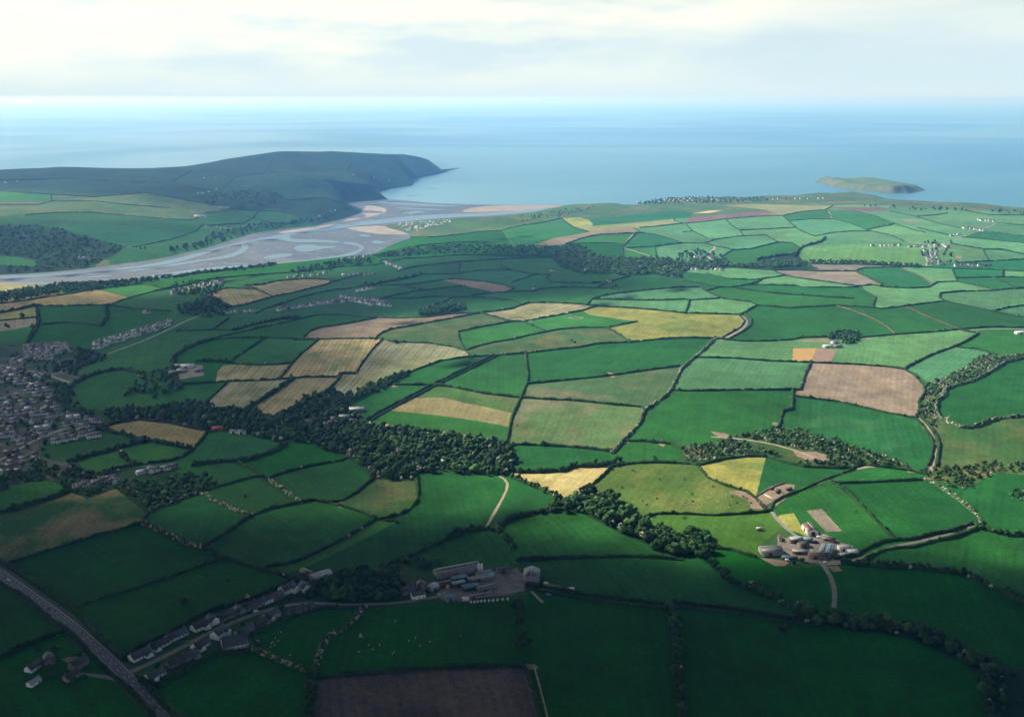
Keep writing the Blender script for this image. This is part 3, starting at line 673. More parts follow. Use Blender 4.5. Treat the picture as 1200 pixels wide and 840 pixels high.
# fine wet creeks that wander over the flats
cr = mth(nt, 'ABSOLUTE', mth(nt, 'SUBTRACT', pos_noise(nt, .0045, 5, .55, None, 2.2), .5))
wet = maprange(nt, cr, .002, .009, .8, 0)
c = mixc(nt, c, (.11, .17, .22), wet)
nt.links.new(c, b.inputs['Base Color']); nt.links.new(maprange(nt, wet, 0, 1, .6, .3), b.inputs['Roughness']); b.inputs['Specular IOR Level'].default_value = .4

# ================================================================== cut the land along the traced lines
lines = []
for row in LINES.strip().splitlines():
    k, rest = row.split(' ', 1); lines.append([k, P(rest)])
def tol(y): return 4.5 if y < 300 else 6.0 if y < 380 else 9.0
allseg = []
for i, (k, pts) in enumerate(lines):
    for a, b2 in zip(pts[:-1], pts[1:]): allseg.append((i, a[0], a[1], b2[0], b2[1]))
sho_px = [("s", [(x, y) for x, y in S_SHORE + S_CLIFF]), ("s", list(N_SHORE))]
for j, (k, pts) in enumerate(sho_px):
    for a, b2 in zip(pts[:-1], pts[1:]): allseg.append((-1 - j, a[0], a[1], b2[0], b2[1]))
AS = np.array(allseg)
def snap(i, p):
    S = AS[AS[:, 0] != i]; d = S[:, 3:5] - S[:, 1:3]; l2 = (d ** 2).sum(1) + 1e-9
    t = np.clip(((p[0] - S[:, 1]) * d[:, 0] + (p[1] - S[:, 2]) * d[:, 1]) / l2, 0, 1)
    qx = S[:, 1] + t * d[:, 0]; qy = S[:, 2] + t * d[:, 1]
    dd = np.hypot(qx - p[0], (qy - p[1]) * 1.3); j = dd.argmin()
    if dd[j] < 1e-6:
        return None
    if dd[j] < tol(p[1]):
        q = (qx[j], qy[j]); ex = (q[0] - p[0], q[1] - p[1]); n = math.hypot(*ex)
        o = 1.2 if p[1] > 380 else .7
        return (q[0] + ex[0] / n * o, q[1] + ex[1] / n * o)
    return None
for i, (k, pts) in enumerate(lines):
    s0 = snap(i, pts[0]); s1 = snap(i, pts[-1])
    if pts[0] == pts[-1]: continue
    if s0: pts.insert(0, s0)
    if s1: pts.append(s1)
def densify(pts, step=9.0):
    out = [pts[0]]
    for a, b2 in zip(pts[:-1], pts[1:]):
        n = max(1, int(math.hypot(b2[0] - a[0], b2[1] - a[1]) / step))
        for k in range(1, n + 1): out.append((a[0] + (b2[0] - a[0]) * k / n, a[1] + (b2[1] - a[1]) * k / n))
    return out
flat = []; spans = []
for k, pts in lines:
    d = densify(pts); spans.append((len(flat), len(d))); flat += d
FA = np.array(flat); WXY = ground(FA[:, 0], FA[:, 1])
world_lines = [(lines[i][0], [tuple(map(float, WXY[j])) for j in range(s, s + n)], [flat[j] for j in range(s, s + n)]) for i, (s, n) in enumerate(spans)]

verts, edges = [], []
def add_chain(pts, closed=False):
    s = len(verts)
    for p in pts: verts.append(Vector((p[0], p[1])))
    for k in range(len(pts) - 1): edges.append((s + k, s + k + 1))
    if closed: edges.append((s + len(pts) - 1, s))
BX0, BX1, BY0, BY1 = -8800, 8800, -2800, 9600
def clip_box(pts): return [(min(max(x, BX0), BX1), min(max(y, BY0), BY1)) for x, y in pts]
def dens_w(pts, step=60):
    out = []
    for a, b2 in zip(pts, pts[1:] + pts[:1]):
        n = max(1, min(40, int(math.hypot(b2[0] - a[0], b2[1] - a[1]) / step)))
        out += [(a[0] + (b2[0] - a[0]) * k / n, a[1] + (b2[1] - a[1]) * k / n) for k in range(n)]
    return out
add_chain([(BX0 - 10, BY0 - 10), (BX1 + 10, BY0 - 10), (BX1 + 10, BY1 + 10), (BX0 - 10, BY1 + 10)], True)
add_chain(dens_w(clip_box(south)), True); add_chain(dens_w(clip_box(north)), True)
for k, w, p in world_lines: add_chain(w)
# loose points that carry the relief
d = 560.0
while d < 9300:
    st = d * 0.02 + 4
    for x in np.arange(-0.62 * d - 300, 0.62 * d + 300, st):
        verts.append(Vector((x + random.uniform(-.3, .3) * st, d + random.uniform(-.3, .3) * st)))
    d += st
for x in range(-8600, 8700, 300):
    for y in range(-2700, 9500, 300):
        if y < 560 or abs(x) > 0.62 * y + 350: verts.append(Vector((x + random.uniform(-90, 90), y + random.uniform(-90, 90))))
V, E, Fc, _, OE, _ = geometry.delaunay_2d_cdt(verts, edges, [], 0, 0.02)
VX = np.array([v[:] for v in V]); VZ = height(VX[:, 0], VX[:, 1])
cons = set()
for e, oe in zip(E, OE):
    if oe: cons.add((min(e), max(e)))
emap = {}
for fi, f in enumerate(Fc):
    for a, b2 in zip(f, f[1:] + f[:1]): emap.setdefault((min(a, b2), max(a, b2)), []).append(fi)
reg = [-1] * len(Fc); nreg = 0
for s in range(len(Fc)):
    if reg[s] >= 0: continue
    reg[s] = nreg; st = [s]
    while st:
        f = st.pop(); vs = Fc[f]
        for a, b2 in zip(vs, vs[1:] + vs[:1]):
            kk = (min(a, b2), max(a, b2))
            if kk in cons: continue
            for g in emap[kk]:
                if reg[g] < 0: reg[g] = nreg; st.append(g)
    nreg += 1
reg = np.array(reg)
FT = np.array([f[:3] for f in Fc]); CX = VX[FT].mean(1)
ins_land = in_poly(CX[:, 0], CX[:, 1], south) | in_poly(CX[:, 0], CX[:, 1], north)
V3 = np.column_stack([VX, VZ])
ALLBVH = BVHTree.FromPolygons([tuple(v) for v in V3.tolist()], [tuple(f) for f in FT.tolist()])
def land_z(x, y):
    h = ALLBVH.ray_cast(Vector((x, y, 900)), Vector((0, 0, -1)))
    return h[0].z if h[0] is not None else float(height(x, y))
# which crop in which region
crop = {}
sx, sy, sk = [], [], []
for s in SEEDS.replace('\n', ';').split(';'):
    s = s.strip()
    if not s: continue
    xy, k = s.split(); x, y = map(float, xy.split(',')); sx.append(x); sy.append(y); sk.append(k)
SW = ground(np.array(sx), np.array(sy))
conflicts = []
for (x, y), k, px, py in zip(SW, sk, sx, sy):
    if k in ('sea', 'mud'):
        x, y = map(float, at_z(px, py, .5))
    h = ALLBVH.ray_cast(Vector((x, y, 900)), Vector((0, 0, -1)))
    if h[2] is None: continue
    r = reg[h[2]]
    if r in crop and crop[r] != k: conflicts.append((px, py, k, crop[r]))
    else: crop[r] = k
areas = np.zeros(nreg)
A = VX[FT[:, 0]]; B = VX[FT[:, 1]]; C = VX[FT[:, 2]]
ta = np.abs((B[:, 0] - A[:, 0]) * (C[:, 1] - A[:, 1]) - (B[:, 1] - A[:, 1]) * (C[:, 0] - A[:, 0])) / 2
np.add.at(areas, reg, ta)

print("REGIONS", nreg, "conflicts", conflicts)
# shared smooth normals
def mesh_from(name, vv, ff, mats=(), smooth_=False, mi=None):
    me = bpy.data.meshes.new(name)
    vv = np.asarray(vv, np.float32); ff = np.asarray(ff, np.int32)
    k = ff.shape[1]
    me.vertices.add(len(vv)); me.vertices.foreach_set('co', vv.ravel())
    me.loops.add(ff.size); me.loops.foreach_set('vertex_index', ff.ravel())
    me.polygons.add(len(ff)); me.polygons.foreach_set('loop_start', np.arange(0, ff.size, k, dtype=np.int32))
    me.polygons.foreach_set('loop_total', np.full(len(ff), k, np.int32))
    if smooth_: me.polygons.foreach_set('use_smooth', np.ones(len(ff), bool))
    if mi is not None: me.polygons.foreach_set('material_index', np.asarray(mi, np.int32))
    for m in mats: me.materials.append(m)
    me.update(calc_edges=True); me.validate()
    return me
def obj(name, me, parent=None, **props):
    o = bpy.data.objects.new(name, me); COL.objects.link(o)
    if parent is not None: o.parent = parent
    for k, v in props.items(): o[k] = v
    return o
GREENS = ['green', 'green', 'fresh', 'olive', 'bluegreen', 'green', 'fresh', 'pale']
nf = 0
reg_px = {}
for r in range(nreg):
    sel = np.where(reg == r)[0]
    c = CX[sel]; w = ta[sel]
    land = (w * ins_land[sel]).sum() > .5 * w.sum()
    k = crop.get(r)
    cxy = (c * w[:, None]).sum(0) / w.sum()
    px, py, _ = to_px(cxy[0], cxy[1], 50)
    if not land:
        inmud = k == 'mud'
        if not inmud: continue
    if k == 'sea': continue
    if areas[r] < 4: k = k or 'green'
    if k is None:
        rr = random.Random(int(px * 7 + py * 131))
        k = rr.choice(GREENS)
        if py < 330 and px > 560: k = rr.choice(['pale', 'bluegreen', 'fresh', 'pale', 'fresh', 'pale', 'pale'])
        if px < 560 or py > 540: k = rr.choice(['green', 'green', 'fresh', 'dark'])
    reg_px[r] = (px, py, k)
    used, inv = np.unique(FT[sel], return_inverse=True)
    me = mesh_from('field', V3[used], inv.reshape(-1, 3), (M_MUD if k == 'mud' else M_FIELD,), True)
    nm = {'mud': 'sand_flat', 'moor': 'hillside', 'wood_floor': 'woodland_ground', 'scrub': 'scrub_ground', 'town': 'town_ground', 'farmyard': 'farmyard_ground'}.get(k, 'ploughed_field' if 'plough' in k else 'stubble_field' if 'stubble' in k else 'grass_field')
    o = obj(nm, me, kind='structure')
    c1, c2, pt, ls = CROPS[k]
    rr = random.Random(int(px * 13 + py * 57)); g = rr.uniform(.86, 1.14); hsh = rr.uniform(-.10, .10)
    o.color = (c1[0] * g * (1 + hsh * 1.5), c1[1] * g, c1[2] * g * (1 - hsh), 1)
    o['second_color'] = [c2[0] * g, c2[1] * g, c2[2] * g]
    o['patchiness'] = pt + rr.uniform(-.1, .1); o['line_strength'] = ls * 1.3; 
    # lines run along the longest side
    best = 0; ang = 0
    for f in sel[:400]:
        vs = Fc[f]
        for a, b2 in zip(vs, vs[1:] + vs[:1]):
            if (min(a, b2), max(a, b2)) in cons:
                l = math.hypot(*(VX[b2] - VX[a]))
                if l > best and l < 400: best = l; ang = math.atan2(VX[b2][1] - VX[a][1], VX[b2][0] - VX[a][0])
    o['line_angle'] = float(math.pi / 2 - ang)
    nf += 1
print("FIELDS", nf)

# ================================================================== sea, haze
M_SEA, nt, b = new_mat("sea_water")
tc = node(nt, "ShaderNodeNewGeometry").outputs['Position']
mp = node(nt, "ShaderNodeMapping"); mp.inputs['Scale'].default_value = (.8, 1, 1); nt.links.new(tc, mp.inputs[0])
n = pos_noise(nt, .00022, 4, .5, mp.outputs[0], 1.2)
c = mixc(nt, (.050, .185, .280), (.085, .250, .340), maprange(nt, n, .4, .62))  # broad darker bands: cloud shade put into the water colour
nt.links.new(c, b.inputs['Base Color']); nt.links.new(maprange(nt, n, .38, .62, .44, .33), b.inputs['Roughness'])
b.inputs['IOR'].default_value = 1.33; b.inputs['Specular IOR Level'].default_value = .5
bm = bmesh.new()
bmesh.ops.create_grid(bm, x_segments=40, y_segments=40, size=140000)
me = bpy.data.meshes.new("sea"); bm.to_mesh(me); bm.free(); me.materials.append(M_SEA)
sea = obj("sea", me, kind='structure'); sea.location = (0, 60000, 0)
M_HAZE = bpy.data.materials.new("haze"); M_HAZE.use_nodes = True; nt = M_HAZE.node_tree; nt.nodes.clear()
o_ = nt.nodes.new("ShaderNodeOutputMaterial"); v_ = nt.nodes.new("ShaderNodeVolumePrincipled")
v_.inputs['Color'].default_value = (.17, .43, 1.0, 1); v_.inputs['Absorption Color'].default_value = (.82, .74, .90, 1); v_.inputs['Density'].default_value = 7.8e-5; v_.inputs['Anisotropy'].default_value = 0.35
nt.links.new(v_.outputs[0], o_.inputs['Volume'])
def box_mesh(name, x0, x1, y0, y1, z0, z1, mats=()):
    vv = [(x0, y0, z0), (x1, y0, z0), (x1, y1, z0), (x0, y1, z0), (x0, y0, z1), (x1, y0, z1), (x1, y1, z1), (x0, y1, z1)]
    ff = [(0, 3, 2, 1), (4, 5, 6, 7), (0, 1, 5, 4), (1, 2, 6, 5), (2, 3, 7, 6), (3, 0, 4, 7)]
    return mesh_from(name, vv, ff, mats)
haze = obj("haze", box_mesh("haze", -141000, 141000, -81000, 201000, -1.0, 535.0, (M_HAZE,)), kind='stuff')

# ================================================================== low cloud that shades the land (stands well above the picture)
M_CLOUD = bpy.data.materials.new("cloud"); M_CLOUD.use_nodes = True; nt = M_CLOUD.node_tree; nt.nodes.clear()
o_ = nt.nodes.new("ShaderNodeOutputMaterial"); v_ = nt.nodes.new("ShaderNodeVolumePrincipled")
v_.inputs['Color'].default_value = (.75, .80, .9, 1); v_.inputs['Density'].default_value = 0.016; v_.inputs['Anisotropy'].default_value = 0.3
nt.links.new(v_.outputs[0], o_.inputs['Volume'])
def cloud(poly_px, zc, thick, edge, holes=(), step=70, extra=()):
    w = [tuple(map(float, at_z(x, y, 50.0))) if isinstance(y, float) or y < 2000 else None for x, y in poly_px]
    off = (TO_SUN.x / TO_SUN.z * (zc - 50), TO_SUN.y / TO_SUN.z * (zc - 50))
    poly = [(x, y) for x, y in w] + list(extra)
    def mk(pl): return [(float(at_z(x, y, 50.0)[0]), float(at_z(x, y, 50.0)[1])) for x, y in pl]
    xs = [p[0] for p in poly]; ys = [p[1] for p in poly]
    gx_ = np.arange(min(xs) - step, max(xs) + 2 * step, step); gy_ = np.arange(min(ys) - step, max(ys) + 2 * step, step)
    X, Y = np.meshgrid(gx_, gy_)
    Xw = X + (fbm(X, Y, 500, 21) - .5) * 260; Yw = Y + (fbm(X, Y, 500, 31) - .5) * 260
    t = np.where(in_poly(Xw, Yw, poly), smooth(seg_dist(Xw, Yw, poly), 0, edge), 0) * thick * (.72 + .56 * fbm(X, Y, 420, 41))
    for hp, hedge, keep in holes:
        q = mk(hp); ins = in_poly(Xw, Yw, q); t = t * (1 - (1 - keep) * np.where(ins, smooth(seg_dist(Xw, Yw, q), 0, hedge), 0))
    ok = t > 1.0
    bump = fbm(X, Y, 180, 51) * .35 + .65
    H, W = t.shape
    idt = -np.ones(t.shape, int); idb = -np.ones(t.shape, int)
    cell = ok[:-1, :-1] | ok[1:, :-1] | ok[:-1, 1:] | ok[1:, 1:]
    vv = []; ff = []
    def gid(arr, j, i, top):
        if not ok[j, i]:
            arr = idt; top = None
        if arr[j, i] < 0:
            tt = t[j, i] if ok[j, i] else 0
            z = zc + (tt * .75 * bump[j, i] if top else -tt * .25 if top is False else 0)
            arr[j, i] = len(vv); vv.append((X[j, i] + off[0], Y[j, i] + off[1], z))
        return arr[j, i]
    for j in range(H - 1):
        for i in range(W - 1):
            if cell[j, i]:
                ff.append((gid(idt, j, i, True), gid(idt, j, i + 1, True), gid(idt, j + 1, i + 1, True), gid(idt, j + 1, i, True)))
                ff.append((gid(idb, j, i, False), gid(idb, j + 1, i, False), gid(idb, j + 1, i + 1, False), gid(idb, j, i + 1, False)))
    return obj("cloud", mesh_from("cloud", vv, ff, (M_CLOUD,), True), kind='structure')
# over the near country
cloud(P("-2600,700 -900,560 -100,560 130,575 300,590 420,600 560,600 640,608 700,612 780,628 850,655 920,668 990,664 1060,650 1130,655 1230,668 1500,690 2600,760"), 1450, 430, 190, extra=[(3800, 500), (3800, -2200), (-3000, -2200), (-3000, 800)])
# over the town and the west
cloud(P("-2000,345 -100,330 60,333 200,329 330,316 430,302 520,287 600,277 655,274 700,279 705,296 745,320 790,331 770,341 715,349 655,356 600,357 560,366 505,378 470,395 500,402 560,412 590,428 572,455 535,462 505,488 520,520 590,560 650,600 560,640 0,650 -1500,680"),
      1700, 74, 260, holes=[(P("395,398 440,380 520,388 545,404 470,430 400,440"), 220, .2), (P("230,470 330,440 410,420 450,440 380,480 300,500"), 260, .7)])
# a thin veil of it over the headland
cloud(P("-900,312 -100,306 60,302 160,290 250,272 330,258 400,244 445,222 500,205 545,194 520,184 450,178 345,174 240,184 175,198 60,194 -300,196 -900,205"), 1750, 34, 260, holes=[(P("-200,262 60,262 150,262 236,262 245,248 150,238 40,234 -200,234"), 120, .1)])
# ================================================================== where a thing stands, in words
LANDMARKS = [("the main road", 60, 715), ("the road junction", 152, 785), ("the bottom brown field", 500, 815), ("the dark farm yard", 560, 685), ("the farm copse", 430, 690), ("the white roofed barn", 375, 676),
 ("the village row", 250, 735), ("the patchy field", 90, 610), ("the white terrace", 90, 512), ("the town", 40, 470), ("the valley wood", 470, 530), ("the striped stubble", 350, 450), ("the dull plough field", 430, 385),
 ("the straight pale track", 583, 590), ("the curved tree belt", 720, 605), ("the yellow grazing field", 750, 575), ("the sunlit farm", 950, 640), ("the ruined yard", 905, 580), ("the straw triangle field", 860, 555), ("the quarry", 940, 530),
 ("the big pale plough field", 1010, 455), ("the blossom thicket", 1130, 440), ("the white plot farm", 977, 402), ("the vegetable plots", 945, 412), ("the ring pond", 675, 372), ("the long pale farm lane", 605, 480), ("the olive field", 680, 495), ("the long green field", 540, 600),
 ("the road bend field", 790, 380), ("the round mown field", 1000, 298), ("the hilltop village", 1095, 300), ("the far tan field", 965, 325), ("the purple field", 860, 254), ("the island", 1020, 218), ("the coast village", 790, 233), ("the caravan site", 500, 264),
 ("the estuary", 300, 300), ("the headland", 400, 210), ("the steep wood", 720, 310), ("the field corner farm", 825, 302), ("the oval tan fields", 310, 340), ("the river shore", 60, 330), ("the riverside hamlet", 420, 315), ("the straggling village", 440, 350), ("the terrace road village", 150, 395),
 ("the lone field tree", 919, 738), ("the bottom right stream", 1175, 790), ("the right hand scrub belt", 1150, 550), ("the double hedged lane", 1090, 628), ("the far green coast", 1150, 245), ("the far right farm", 1145, 268), ("the far hill farm", 230, 254), ("the dark riverside wood", 90, 290), ("the roadside farm", 70, 780)]
def where(px, py):
    best = min(LANDMARKS, key=lambda l: math.hypot(l[1] - px, (l[2] - py) * 1.6))
    dx = px - best[1]; dy = py - best[2]; d = math.hypot(dx, dy * 1.6)
    if d < 9: return "at " + best[0]
    a = math.degrees(math.atan2(-dy * 1.6, dx)) % 360
    w = ["right of", "upper right of", "above", "upper left of", "left of", "lower left of", "below", "lower right of"][int((a + 22.5) // 45) % 8]
    return w + " " + best[0]
USED = {}
ORD = ["", "second", "third", "fourth", "fifth", "sixth", "seventh", "eighth", "ninth", "tenth", "eleventh", "twelfth", "thirteenth", "fourteenth", "fifteenth", "sixteenth", "seventeenth", "eighteenth", "nineteenth", "twentieth"] + ["%dth" % i for i in range(21, 99)]
def unique(adj, noun, px, py):
    w = where(px, py); k = (adj, noun, w); n = USED.get(k, 0); USED[k] = n + 1
    if n == 0: return "%s %s %s" % (adj, noun, w)
    return "%s %s %s, %s out" % (adj, noun, w, ORD[min(n, len(ORD) - 1)])
def near_first(items, fx):   # nearest to its landmark first, so that ordinals count outwards
    def key(it):
        px, py = fx(it); return min(math.hypot(l[1] - px, (l[2] - py) * 1.6) for l in LANDMARKS)
    return sorted(items, key=key)

# ================================================================== foliage materials
def foliage(name, dark, light, white=0.0, wcol=(.62, .60, .50)):
    m, nt, b = new_mat(name)
    g = nt.nodes.new("ShaderNodeNewGeometry")
    c = mixc(nt, dark, light, g.outputs['Random Per Island'])
    oi = nt.nodes.new("ShaderNodeObjectInfo")
    c = mixc(nt, c, maprange(nt, oi.outputs['Random'], 0, 1, .72, 1.3), 1.0, 'MULTIPLY')
    v = maprange(nt, pos_noise(nt, .28, 3, .6, g.outputs['Position']), .3, .7, .6, 1.4)
    c = mixc(nt, c, v, 1.0, 'MULTIPLY')
    c = mixc(nt, c, maprange(nt, pos_noise(nt, .02, 2, .5, g.outputs['Position']), .3, .7, .75, 1.25), 1.0, 'MULTIPLY')
    if white:
        f = maprange(nt, pos_noise(nt, .22, 3, .7, g.outputs['Position']), .62 - white * .3, .68 - white * .3 + .04)
        c = mixc(nt, c, wcol, f)
    nt.links.new(c, b.inputs['Base Color']); b.inputs['Roughness'].default_value = .8; b.inputs['Specular IOR Level'].default_value = .1
    return m
M_HEDGE = foliage("hedge_leaves", (.007, .030, .010), (.024, .062, .016))
M_HEDGE_B = foliage("hedge_blossom", (.016, .040, .014), (.040, .075, .025), .28, (.40, .41, .35))
M_HEDGE_R = foliage("dry_hedge", (.075, .050, .030), (.14, .085, .055))
M_OAK = foliage("tree_leaves", (.008, .038, .013), (.036, .096, .026))
M_ASH = foliage("pale_tree_leaves", (.030, .085, .028), (.070, .145, .042))
M_THORN = foliage("thorn_blossom", (.03, .055, .02), (.06, .09, .035), 0.62, (.46, .46, .40))
M_BARK, nt, b = new_mat("bark")
nt.links.new(mixc(nt, (.06, .045, .03), (.12, .10, .08), pos_noise(nt, 2.0)), b.inputs['Base Color'])

# ================================================================== hedges
def offset_line(pts, off):
    out = []
    for i, p in enumerate(pts):
        a = pts[max(0, i - 1)]; b2 = pts[min(len(pts) - 1, i + 1)]
        dx, dy = b2[0] - a[0], b2[1] - a[1]; n = math.hypot(dx, dy) + 1e-6
        out.append((p[0] - dy / n * off, p[1] + dx / n * off))
    return out
def resample(pts, step):
    out = []; carry = 0.0
    for a, b2 in zip(pts[:-1], pts[1:]):
        l = math.hypot(b2[0] - a[0], b2[1] - a[1])
        if l < 1e-6: continue
        t = carry
        while t < l:
            out.append((a[0] + (b2[0] - a[0]) * t / l, a[1] + (b2[1] - a[1]) * t / l)); t += step
        carry = t - l
    out.append(pts[-1]); return out
def hedge_mesh(pts, w, h, seed, mat, name="hedge", loose=1.0):
    d0 = np.mean([p[1] for p in pts]); st = max(1.1, d0 * .0013)
    s = resample(pts, st); n = len(s)
    if n < 3: return None
    S = np.array(s); X, Y = S[:, 0], S[:, 1]; Zb = np.array([land_z(x, y) for x, y in s])
    T = np.gradient(S, axis=0); T /= np.linalg.norm(T, axis=1, keepdims=True) + 1e-9; N = np.column_stack([-T[:, 1], T[:, 0]])
    r = np.random.default_rng(seed); al = np.arange(n) * st
    k = 7; ang = np.linspace(math.pi, 0, k)
    big_ = .72 + .75 * (vnoise(al, al * 0 + seed, 9, seed % 50) - .15) + .35 * (vnoise(al, al * 0, 2.6, seed % 37) - .5)
    big_ = np.clip(big_, .45, 1.7)
    gap = (vnoise(al, al * 0 + seed * 3, 14, 5) > .9); big_ = np.where(gap, .35, big_)
    vv = np.zeros((n, k, 3))
    for j, a in enumerate(ang):
        q = 1 + (r.random(n) - .5) * .5
        ho = math.cos(a) * w / 2 * (.8 + .3 * big_) * q; ve = max(math.sin(a), 0) ** .8 * h * big_ * (1 + (r.random(n) - .5) * .35)
        vv[:, j, 0] = X + N[:, 0] * ho; vv[:, j, 1] = Y + N[:, 1] * ho; vv[:, j, 2] = Zb + ve - (.5 if j in (0, k - 1) else 0)
    idx = np.arange(n * k).reshape(n, k)
    f = np.stack([idx[:-1, :-1], idx[:-1, 1:], idx[1:, 1:], idx[1:, :-1]], -1).reshape(-1, 4)
    V_ = vv.reshape(-1, 3); Fq = f
    # loose sprays that break the outline
    m = int(min(2600, n * st * (2.2 if d0 < 1300 else 1.0 if d0 < 2000 else 0) * loose))
    if m:
        i = r.integers(0, n, m); u = r.uniform(-.6, .6, m) * w; zz = Zb[i] + h * big_[i] * r.uniform(.35, 1.12, m)
        c = np.column_stack([X[i] + N[i, 0] * u, Y[i] + N[i, 1] * u, zz])
        e1 = r.normal(size=(m, 3)); e1 /= np.linalg.norm(e1, axis=1, keepdims=True); e2 = np.cross(e1, r.normal(size=(m, 3))); e2 /= np.linalg.norm(e2, axis=1, keepdims=True)
        sz = r.uniform(.25, .6, m)[:, None]
        q = np.stack([c - e1 * sz, c - e2 * sz * .7, c + e1 * sz, c + e2 * sz * .7], 1).reshape(-1, 3)
        b0 = len(V_); V_ = np.vstack([V_, q]); Fq = np.vstack([Fq, b0 + np.arange(m * 4).reshape(m, 4)])
    return mesh_from(name, V_, Fq, (mat,), False)
hedge_list = []
for i, (k, w, p) in enumerate(world_lines):
    if k == 'e': continue
    mx = p[len(p) // 2]
    if k == 'l':
        hedge_list.append((k, offset_line(w, 4.2), p, i * 2)); hedge_list.append((k + '2', offset_line(w, -4.2), p, i * 2 + 1))
    else: hedge_list.append((k, w, p, i * 2))
hedge_list = near_first(hedge_list, lambda it: it[2][len(it[2]) // 2])
ADJ = {'h': ("dark clipped", "hedge"), 'b': ("white flowering", "hedge"), 't': ("overgrown", "hedge under trees"), 'l': ("near side lane", "hedge"), 'l2': ("far side lane", "hedge"), 'r': ("reddish dry", "hedge")}
n_hedge = 0
for k, w, p, i in hedge_list:
    r = random.Random(i); wd, ht = {'h': (3.9, 3.1), 'b': (4.6, 3.8), 't': (5.2, 4.4), 'l': (3.8, 3.2), 'l2': (3.8, 3.2), 'r': (3.0, 1.8)}[k]
    g = r.uniform(.85, 1.2)
    dist = np.mean([q[1] for q in w]); far = 1 + max(0, dist - 2200) / 9000
    me = hedge_mesh(w, wd * g * far, ht * g, i + 11, {'b': M_HEDGE_B, 'r': M_HEDGE_R}.get(k, M_HEDGE))
    if me is None: continue
    inside = [q for q in p if 0 < q[0] < 1200 and q[1] < 840] or p
    mx = inside[len(inside) // 2]
    a, nn = ADJ[k]
    o = obj("hedge", me, label=unique(a, nn, mx[0], mx[1]), category="hedge", group="hedges between the fields"); n_hedge += 1
print("HEDGES", n_hedge)

# ================================================================== trees
bmt = bmesh.new(); bmesh.ops.create_icosphere(bmt, subdivisions=2, radius=1); ICO_V = np.array([v.co[:] for v in bmt.verts]); ICO_F = np.array([[v.index for v in f.verts] for f in bmt.faces]); bmt.free()
bmt = bmesh.new(); bmesh.ops.create_icosphere(bmt, subdivisions=1, radius=1); ICL_V = np.array([v.co[:] for v in bmt.verts]); ICL_F = np.array([[v.index for v in f.verts] for f in bmt.faces]); bmt.free()
def crown_arrays(seed, lobes=9, leaves=420, low=False, leaf=.10):
    """unit crown: radius about 1, height 0..2, sits on z=0.35"""
    r = np.random.default_rng(seed); V_ = []; F_ = []; n = 0
    IV, IF = (ICL_V, ICL_F) if low else (ICO_V, ICO_F)
    cs = [(0, 0, .95, .62)]
    for k in range(lobes - 1):
        a = r.uniform(0, 6.283); rad = r.uniform(.3, .68); z = r.uniform(.45, 1.5); s = r.uniform(.30, .50) * (1.1 if z < 1.1 else .85)
        if z > 1.25: rad *= .55
        cs.append((math.cos(a) * rad, math.sin(a) * rad, z, s))
    for x, y, z, s in cs:
        q = IV * s * (1 + (r.random((len(IV), 1)) - .5) * .42); q = q * np.array([1, 1, .82]) + (x, y, z)
        V_.append(q); F_.append(IF + n); n += len(IV)
    if leaves:
        ci = r.integers(0, len(cs), leaves); C_ = np.array(cs)[ci]
        d = r.normal(size=(leaves, 3)); d /= np.linalg.norm(d, axis=1, keepdims=True); d[:, 2] = np.abs(d[:, 2]) * .9 - .25
        c = C_[:, :3] + d * C_[:, 3:4] * r.uniform(.9, 1.22, (leaves, 1)) * np.array([1, 1, .85])
        e1 = r.normal(size=(leaves, 3)); e1 /= np.linalg.norm(e1, axis=1, keepdims=True); e2 = np.cross(e1, r.normal(size=(leaves, 3))); e2 /= np.linalg.norm(e2, axis=1, keepdims=True)
        s = r.uniform(.6, 1.3, (leaves, 1)) * leaf
        q = np.stack([c - e1 * s, c + e1 * s, c + e2 * s * 1.5], 1).reshape(-1, 3)
        V_.append(q); F_.append(n + np.arange(leaves * 3).reshape(-1, 3))
    return np.vstack(V_), np.vstack(F_)
def trunk_arrays(seed):
    r = np.random.default_rng(seed); V_ = []; F_ = []; n = 0
    def limb(a, b2, r0, r1):
        nonlocal n
        a = np.array(a); b2 = np.array(b2); d = (b2 - a) / np.linalg.norm(b2 - a); u = np.cross(d, (0.3, .9, .1)); u /= np.linalg.norm(u); v = np.cross(d, u)
        for c, rr in ((a, r0), (b2, r1)):
            for k in range(6): V_.append(c + (u * math.cos(k * 1.047) + v * math.sin(k * 1.047)) * rr)
        for k in range(6): F_.append((n + k, n + (k + 1) % 6, n + 6 + (k + 1) % 6)); F_.append((n + k, n + 6 + (k + 1) % 6, n + 6 + k))
        n += 12
    limb((0, 0, -.1), (0, 0, .6), .085, .06); limb((0, 0, .55), (.05, 0, 1.2), .06, .02)
    for k in range(4):
        a = k * 1.57 + r.uniform(-.4, .4); limb((0, 0, .5 + .08 * k), (math.cos(a) * .5, math.sin(a) * .5, 1.0 + .1 * k), .04, .012)
    return np.array(V_), np.array(F_)
CROWNS = {}
for nm, mat, seeds, lv in (('oak', M_OAK, range(5), 900), ('ash', M_ASH, range(10, 13), 900), ('thorn', M_THORN, range(20, 24), 620)):
    CROWNS[nm] = []
    for s in seeds:
        v, f = crown_arrays(s, 11 if nm != 'thorn' else 7, lv, leaf=.085)
        CROWNS[nm].append(mesh_from("crown", v, f, (mat,), False))
v, f = trunk_arrays(3); TRUNK = mesh_from("trunk", v, f, (M_BARK,), True)
trees = []     # x, y, radius, height, kind, px, py, wood name
def in_px_poly(px, py, poly): return in_poly(px, py, poly)
BLD = []       # filled with building positions before planting
def plant(x, y, rad, hgt, kind, wood): trees.append([x, y, rad, hgt, kind, wood])
def belt(line_kind_filter=None): pass
